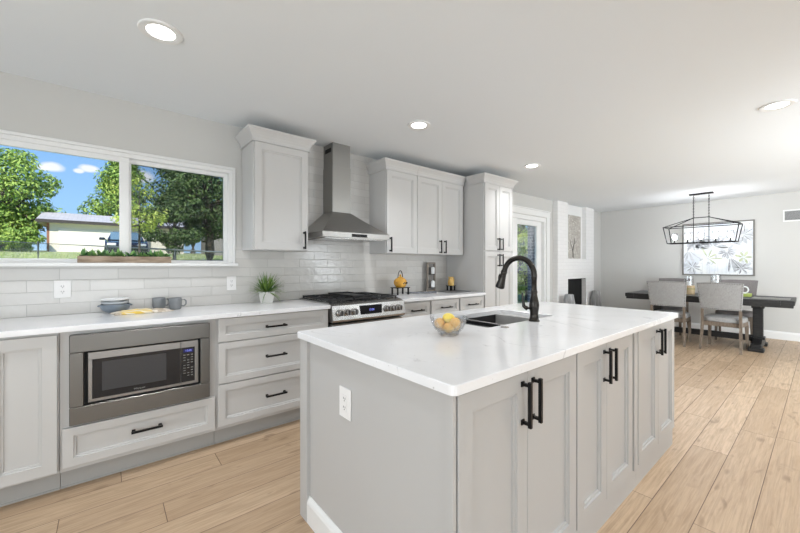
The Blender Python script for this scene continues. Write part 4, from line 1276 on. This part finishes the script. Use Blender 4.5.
for k in range(9):
    yy = .20 - k * .055 + ar.uniform(-.01, .01); bar(bm, (-.023, yy, -.46), (-.023, yy + ar.uniform(-.02, .02), ar.uniform(-.25, -.12)), .0012, .003)
obj('painted_stem', bm, Pg1, cv, sm=False)

t = thing('wall_vent', 'white return air vent high on the dining wall', 'vent', (WX, .245, 2.062))
bm = B()
for q in ((-.205, .205, .075, .098), (-.205, .205, -.098, -.075), (-.205, -.185, -.075, .075), (.185, .205, -.075, .075), (-.012, .012, -.075, .075)): box(bm, -.010, 0, q[0], q[1], q[2], q[3], .001)
obj('frame', bm, M_trim, t, sm=False)
bm = B()
for k in range(11):
    z = -.068 + k * .0136; box(bm, -.008, -.001, -.185, .185, z - .003, z + .003)
obj('louvres', bm, mat('vent_grey', (.42, .42, .42), .5, bump=(50, .02)), t, sm=False)
obj('backing', bx(-.001, -.0002, -.185, .185, -.075, .075), mat('vent_dark', (.12, .12, .12), .8, bump=(50, .02)), t, sm=False)

# ------------------------------------------------------------------ fireplace
t = thing('fireplace', 'white painted brick fireplace with black firebox and tall niche', 'fireplace', (0, 0, 0))
fx0, fx1, nx0, nx1, fy, nb = 6.435, 8.035, 6.845, 7.650, 3.170, D - .002
bm = B()
box(bm, fx0, nx0, fy, nb, 0, CZ - .001); box(bm, nx1, fx1, fy, nb, 0, CZ - .001)
box(bm, nx0, nx1, fy, nb, .975, 1.372)
bm.faces.ensure_lookup_table()
for f in bm.faces:
    c_ = f.calc_center_median(); nn = f.normal
    f.material_index = 1 if abs(f.normal.x) > .5 else 0
bm.normal_update()
for f in bm.faces: f.material_index = 1 if abs(f.normal.x) > .5 else 0
obj('brick_surround', bm, [M_wbrick, M_wbrickY], t, sm=False)
obj('niche_back', bx(nx0, nx1, nb - .012, nb, 1.372, CZ - .001), M_trim, t, sm=False)
bm = B(); box(bm, nx0, nx1, nb - .008, nb, 0, .975); box(bm, nx0, nx0 + .01, fy + .01, nb - .008, 0, .975); box(bm, nx0 + .01, nx1 - .01, fy + .01, nb - .008, .965, .975)
obj('firebox', bm, mat('soot_black', (.006, .006, .006), .9, bump=(40, .2)), t, sm=False)
M_twig = bpy.data.materials.new('blossom_canvas'); M_twig.use_nodes = True; nt = M_twig.node_tree; e = N(nt); b = nt.nodes['Principled BSDF']; tc = nt.nodes.new('ShaderNodeTexCoord')
v_ = nt.nodes.new('ShaderNodeTexVoronoi'); v_.inputs['Scale'].default_value = 26; nt.links.new(tc.outputs['Object'], v_.inputs['Vector'])
c_ = e.mix(e.noise(tc.outputs['Object'], 9, 4), (.34, .31, .27), (.56, .53, .48)); c_ = e.mix(e.mr(v_.outputs['Distance'], .22, .36, 1, 0), c_, (.80, .78, .74))
c_ = e.mix(e.mr(e.noise(tc.outputs['Object'], 40, 2), .6, .66), c_, (.13, .11, .10)); nt.links.new(c_, b.inputs['Base Color']); b.inputs['Roughness'].default_value = .7
t = thing('canvas_art', 'tall blossom tree canvas standing in the fireplace niche', 'picture', (7.19, nb - .012, 1.374))
obj('canvas', bx(-.335, .335, -.028, -.001, 0, .865, .002), M_twig, t, sm=False)
bm = B(); tube(bm, [(-.02, -.029, .02), (-.03, -.029, .16), (.03, -.029, .30), (.05, -.029, .42)], [.012, .010, .007, .004], 6); tube(bm, [(-.03, -.029, .16), (-.12, -.029, .30), (-.15, -.029, .38)], [.008, .005, .003], 6); tube(bm, [(.03, -.029, .28), (.13, -.029, .36)], [.006, .003], 6)
obj('painted_trunk', bm, mat('painted_bark', (.06, .05, .05), .8, bump=(40, .1)), t)
M_vase = mat('ribbed_grey_vase', (.14, .14, .14), .4, bump=(60, .6, (1, 1, .1)), vary=(30, (.42, .42, .42), (1, 1, .05)))
for x, y, lab in ((6.52, 3.0, 'grey ribbed floor vase left of the firebox'), (7.86, 3.06, 'grey ribbed floor vase right of the firebox')):
    bm = B(); lathe(bm, [(0, 0), (.11, 0), (.13, .04), (.125, .30), (.10, .55), (.075, .70), (.066, .71), (.062, .70), (.09, .5), (.11, .05), (0, .03)], 30)
    tag(obj('floor_vase', bm, M_vase, loc=(x, y, 0)), lab, 'vase')

# ------------------------------------------------------------------ outdoors


def gz(x, y):
    pts = ((3.4, .0), (5.5, .25), (12, .78), (18, 1.13), (25, 1.62), (36, 2.22), (60, 3.0), (140, 4.0))
    for (a, za), (b_, zb_) in zip(pts, pts[1:]):
        if y <= b_: return za + (zb_ - za) * (max(y, a) - a) / (b_ - a)
    return 4.


bm = B(); gx = [-120, -60, -30, -20, -14, -10, -7, -4, -2, 0, 2, 4, 6, 9, 12, 16, 22, 30, 50, 90, 140]; gy = [3.47, 4, 5, 6.5, 8, 10, 12, 14, 16, 18, 21, 25, 30, 36, 45, 60, 90, 140]
vs = [[bm.verts.new((x, y, gz(x, y) - (.1 if y < 3.6 else 0))) for y in gy] for x in gx]
for i in range(len(gx) - 1):
    for j in range(len(gy) - 1): bm.faces.new((vs[i][j], vs[i + 1][j], vs[i + 1][j + 1], vs[i][j + 1]))
M_lawn = mat('dry_green_lawn', (.24, .34, .08), .95, bump=(3, .5), vary=(1.2, (.58, .56, .30)))
struct(obj('lawn', bm, M_lawn), 'sunny rising back lawn outside the kitchen window', 'lawn')
M_gblade = leafmat('grass_blade', (.24, .38, .08), (.70, .70, .32), .7)
bm = B(); r3 = random.Random(3)
for k in range(9000):
    y = r3.uniform(11, 30); x = r3.uniform(-.22, .27) * y; z = gz(x, y)
    blade(bm, (x, y, z), Vector((r3.uniform(-.5, .5), r3.uniform(-.5, .5), 1)), r3.uniform(.05, .14) * (1 + y / 30), .02, .3, n=1)
tag(obj('grass', bm, M_gblade, sm='raw'), 'tufts of long grass along the lawn outside the window', 'grass', kind='stuff')

# garage
GY = 36.; gx0, gx1 = -3.22, 5.2; gb = gz(0, GY) - .05; ge = 4.42
t = thing('garage', 'white garage with grey shingle roof beyond the back fence', 'garage', (0, 0, 0))
M_gw = mat('garage_white_siding', (.84, .77, .66), .8, bump=(2, .3, (1, 1, 8)))
obj('wall', bx(gx0, gx1, GY, GY + 6, gb - .3, ge), M_gw, t, sm=False)
obj('brick_corner', bx(gx0 - .14, gx0, GY - .02, GY + 6, gb - .3, ge), mat('red_brick', (.30, .13, .08), .9, bump=(8, .5), vary=(6, (.38, .2, .14))), t, sm=False)
obj('garage_door', bx(-2.75, 2.3, GY - .06, GY, gb - .1, 3.95, .02), mat('garage_door_white', (.86, .80, .72), .6, bump=(2, .2, (1, 1, 6))), t, sm=False)
bm = B(); prism(bm, [(GY - .55, ge - .10), (GY - .55, ge + .10), (GY + 3, ge + 1.0), (GY + 6.5, ge + .10), (GY + 6.5, ge - .10)], gx0 - .62, gx1 + .5, 'x')
obj('roof', bm, M_shingle, t, sm=False)
obj('gutter', bx(gx0 - .65, gx1 + .5, GY - .64, GY - .55, ge - .12, ge + .10), mat('dark_brown_gutter', (.06, .05, .045), .5, bump=(10, .1)), t, sm=False)
obj('post', bx(2.55, 2.75, GY - .2, GY, gb, 3.9), mat('grey_post', (.2, .2, .2), .7, bump=(10, .1)), t, sm=False)
# second outbuilding behind the big tree
t = thing('outbuilding', 'pale grey house wall glimpsed behind the big dark tree', 'house', (0, 0, 0))
obj('wall', bx(6.9, 11.5, 33., 38., 1.8, 4.6), mat('grey_blue_siding', (.34, .31, .28), .8, bump=(2, .3, (1, 1, 8))), t, sm=False)
bm = B(); prism(bm, [(32.5, 4.55), (32.5, 4.7), (35.5, 5.8), (38.5, 4.7), (38.5, 4.55)], 6.6, 11.8, 'x'); obj('roof', bm, M_shingle, t, sm=False)

# car
cz_ = gz(.8, 25) - .02
t = thing('parked_car', 'dark car facing the window in front of the white garage', 'car', (.80, 25., cz_))
M_car = mat('dark_navy_paint', (.03, .035, .05), .25, .3, coat=.8, bump=(5, .01)); M_cw = mat('windshield_glass', (.16, .25, .30), .08, bump=(5, .01))
bm = B()
prism(bm, [(-2.1, .30), (-2.15, .55), (-2.0, .80), (-1.0, .98), (1.9, 1.0), (2.2, .85), (2.25, .35)], -.88, .88, 'x')
bmesh.ops.bevel(bm, geom=bm.edges[:], offset=.07, segments=3, affect='EDGES')
obj('body', bm, M_car, t)
bm = B(); lo = [(-.80, -1.05, .97), (.80, -1.05, .97), (.80, 1.8, .97), (-.80, 1.8, .97)]; hi = [(-.60, -.25, 1.47), (.60, -.25, 1.47), (.60, 1.2, 1.47), (-.60, 1.2, 1.47)]
A = [bm.verts.new(p) for p in lo]; Q = [bm.verts.new(p) for p in hi]
for k in range(4): bm.faces.new((A[k], A[(k + 1) % 4], Q[(k + 1) % 4], Q[k]))
bm.faces.new(Q); bm.faces.new(A[::-1]); bmesh.ops.bevel(bm, geom=bm.edges[:], offset=.05, segments=2, affect='EDGES')
obj('cabin', bm, M_car, t)
bm = B(); prism(bm, [(-1.065, .99), (-1.05, .99), (-.31, 1.43), (-.325, 1.44)], -.66, .66, 'x'); obj('windshield', bm, M_cw, t, sm=False)
for s in (-1, 1):
    bm = B(); box(bm, s * 1.0 - .12, s * 1.0 + .12, -.80, -.66, .96, 1.10, .03); bar(bm, (s * .82, -.72, 1.0), (s * .92, -.72, 1.02), .05); obj('mirror', bm, M_car, t)
    bm = B(); box(bm, s * .62 - .18, s * .62 + .18, -2.13, -2.0, .62, .76, .03); obj('headlight', bm, M_white, t)
    for yy in (-1.35, 1.35):
        bm = B(); tube(bm, [(s * .68, yy, .33), (s * .90, yy, .33)], .33, 24); obj('wheel', bm, M_rubber, t)
obj('grille', bx(-.40, .40, -2.16, -2.05, .45, .66, .02), M_rubber, t, sm=False)
# little red trailer at the far left
t = thing('utility_trailer', 'red and grey utility trailer with wheels by the left tree', 'trailer', (-7.55, 30., gz(0, 30)))
Mred = mat('faded_red_paint', (.45, .16, .14), .6, vary=(3, (.55, .42, .40)), bump=(10, .1)); Mgr = mat('grey_tarp', (.45, .43, .42), .8, bump=(5, .5), vary=(3, (.58, .5, .48)))
obj('body', bx(-1.1, 1.1, -.8, .8, .7, 1.25, .08), Mgr, t); obj('load', bx(-.8, .8, -.6, .6, 1.25, 1.7, .2, seg=3), Mred, t)
for s in (-1, 1):
    bm = B(); tube(bm, [(s * .80, -.95, .38), (s * .80, -.75, .38)], .38, 20); obj('wheel', bm, M_rubber, t)
    bm = B(); bar(bm, (s * 1.05, -.82, .2), (s * 1.05, -.82, 1.2), .12); obj('white_post', bm, M_white, t, sm=False)

# fence
t = thing('chain_link_fence', 'grey pipe and chain-link fence across the back lawn', 'fence', (0, 0, 0))
M_pipe = mat('galvanised_pipe', (.30, .32, .32), .5, .6, bump=(30, .05))
pA = Vector((-3.6, 18.4, 2.10)); pB = Vector((4.6, 12.3, 1.60))
bm = B(); tube(bm, [pA, pA.lerp(pB, .5), pB], .026, 8); obj('top_rail', bm, M_pipe, t)
for q in (0.0, .22, .44, .66, .88):
    p = pA.lerp(pB, q); bm = B(); tube(bm, [(p.x, p.y, gz(p.x, p.y) - .1), (p.x, p.y, p.z + .05)], .035, 8); obj('post', bm, M_pipe, t)
bm = B()
nD = 110
for k in range(nD):
    for s in (1, -1):
        a = pA.lerp(pB, k / nD); b_ = pA.lerp(pB, min(1, max(0, (k + s * 6.) / nD)))
        zl = gz(b_.x, b_.y) + .02
        bar(bm, (a.x, a.y, a.z), (b_.x, b_.y, zl), .003)
obj('wire_mesh', bm, M_pipe, t, sm=False)
# power lines
for i, (z_, dz, lab) in enumerate(((6.05, -1.05, 'thin dark power line crossing the sky outside'), (6.55, -1.0, 'second thin power line just above the other outside'))):
    bm = B(); P = []
    for k in range(21):
        q = k / 20; P.append((-9 + 22 * q, 17.5 + 1 * i, z_ + dz * (q - .35) - .5 * (1 - (2 * q - 1) ** 2) + .3))
    tube(bm, P, .016, 5); tag(obj('power_line', bm, M_rubber), lab, 'power line')

# trees


def tree(name, label, loc, h_tr, r_tr, crown_c, crown_r, nclump, nleaf, lsize, mleaf, seed, conical=False, group=None, drop=0., lobe=.38):
    r_ = random.Random(seed); t = thing(name, label, 'tree', loc, 0, group)
    bm = B(); cz0, cr, ch = crown_c, crown_r[0], crown_r[1]
    clumps = []
    for k in range(nclump):
        while True:
            p = Vector((r_.uniform(-1, 1), r_.uniform(-1, 1), r_.uniform(-1, 1)))
            if .25 < p.length < 1: break
        if conical:
            zz = r_.uniform(-1, 1); ww = (1 - (zz + 1) / 2) ** .75; a_ = r_.uniform(0, 6.28); q = ww * math.sqrt(r_.uniform(.15, 1)); p = Vector((math.cos(a_) * q, math.sin(a_) * q, zz))
        else: p = p.normalized() * (p.length ** .45) * .92
        clumps.append(Vector((p.x * cr, p.y * cr, cz0 + p.z * ch - drop * (abs(p.x) + abs(p.y)) * .3)))
    Mb = mat('tree_bark', (.10, .08, .06), .95, bump=(12, .8, (1, 1, .2)), vary=(8, (.18, .15, .12)))
    top = Vector((0, 0, cz0 + ch * .45))
    tube(bm, [(0, 0, -.3), (.03 * r_tr, 0, h_tr * .5), (0, 0, h_tr), (top.x, top.y, top.z)], [r_tr * 1.25, r_tr, r_tr * .85, r_tr * .25], 10)
    for c_ in clumps[::max(1, nclump // 26)]:
        s_ = Vector((0, 0, h_tr + (top.z - h_tr) * r_.uniform(0, .6))); m_ = s_.lerp(c_, .5) + Vector((0, 0, .12 * (c_ - s_).length))
        tube(bm, [s_, m_, c_], [r_tr * .42, r_tr * .22, r_tr * .07], 6)
    obj('trunk', bm, Mb, t)
    V, F = [], []
    for i in range(nleaf):
        c_ = clumps[i % nclump]; rc = lobe * min(cr, ch) * (.7 + .6 * ((i % nclump) * .618 % 1))
        while True:
            d = Vector((r_.uniform(-1, 1), r_.uniform(-1, 1), r_.uniform(-1, 1)))
            if .05 < d.length <= 1: break
        d = d.normalized() * d.length ** .6
        p = c_ + Vector((d.x * rc, d.y * rc, d.z * rc * .72))
        n_ = (d + Vector((0, 0, .6)) + Vector((r_.uniform(-1, 1), r_.uniform(-1, 1), r_.uniform(-1, 1))) * .8).normalized()
        a_ = n_.cross(Vector((r_.uniform(-1, 1), r_.uniform(-1, 1), .2))).normalized(); b_ = n_.cross(a_)
        s_ = lsize * r_.uniform(.6, 1.25); k = len(V)
        V += [tuple(p - a_ * s_), tuple(p - b_ * s_ * .42 + n_ * s_ * .12), tuple(p + a_ * s_), tuple(p + b_ * s_ * .42 + n_ * s_ * .12)]
        F.append((k, k + 1, k + 2, k + 3))
    me = bpy.data.meshes.new('crown'); me.from_pydata(V, [], F); me.materials.append(mleaf); me.update()
    o = bpy.data.objects.new('crown', me); C.objects.link(o); o.parent = t
    return t


L1 = leafmat('bright_tree_leaf', (.10, .22, .03), (.46, .60, .13), .6)
L2 = leafmat('dark_tree_leaf', (.03, .07, .02), (.19, .28, .09), .6)
L3 = leafmat('lime_tree_leaf', (.34, .48, .06), (.78, .82, .22), .6)
tree('broadleaf_tree', 'big sunny green tree at the left edge of the window', (-6.1, 40., gz(0, 40)), 2.2, .35, 4.4, (3.0, 3.6), 60, 15000, .17, L1, 1)
tree('broadleaf_tree', 'second green tree behind, low at the far left of the window', (-10.2, 47, gz(0, 47)), 1.2, .3, 3.2, (3.6, 3.2), 40, 8000, .18, L1, 8)
tree('conical_tree', 'pointed green tree rising behind the garage roof', (1.2, 46., gz(0, 46)), 2.5, .3, 5.3, (3.4, 4.1), 60, 13000, .17, L1, 2, conical=True)
tree('broadleaf_tree', 'sunny green tree behind the garage, between the pointed and dark trees', (8.2, 50., gz(0, 50)), 3, .35, 6.0, (3.6, 4.0), 50, 9000, .19, L1, 6)
tree('broadleaf_tree', 'large dark shade tree filling the right window pane', (3.62, 18., gz(0, 18)), 1.30, .20, 3.45, (2.35, 1.95), 70, 20000, .085, L2, 3, drop=.15, lobe=.36)
tree('shade_tree', 'smaller dark tree between the garage and the large shade tree', (2.15, 17.2, gz(0, 17.2)), .7, .07, 1.8, (1.0, 1.35), 30, 7500, .08, L2, 33, lobe=.36)
tree('sapling', 'young lime-leaved tree in front of the window mullion', (.80, 14., gz(0, 14)), 1.5, .035, 2.25, (.78, .95), 24, 1150, .06, L3, 4, lobe=.30)
tree('shrub', 'round green shrub left of the garage', (-4.9, 35., gz(0, 35)), .4, .06, .9, (1.5, .9), 30, 6000, .11, L1, 9)
for i, (x, y) in enumerate(((18, 52), (28, 48), (-20, 50), (-30, 46))):
    tree('broadleaf_tree', ('distant tree far to the right of the garage', 'distant tree at the far right end of the yard', 'distant tree beyond the left edge of the window', 'distant tree farthest left of the yard')[i], (x, y, gz(0, y)), 2.5, .35, 5., (4.2, 4.2), 36, 5000, .26, L1, 20 + i)
# patio door view: brick wing and shrub
bm = B(); box(bm, 8.0, 8.3, 3.48, 4.70, 0, 3.2)
struct(obj('wall_brick_wing', bm, M_gbrick, sm=False), 'grey brick wing of the house outside the patio door', 'wall')
tree('shrub', 'leafy green shrub outside the patio door', (9.2, 5.45, .25), .3, .04, 1.0, (.55, .95), 26, 3500, .05, L3, 12, lobe=.4)
tree('broadleaf_tree', 'tree seen beyond the brick wing through the patio door', (17., 10.5, .6), 1.4, .15, 3.2, (2.2, 2.4), 40, 6000, .12, L1, 13)
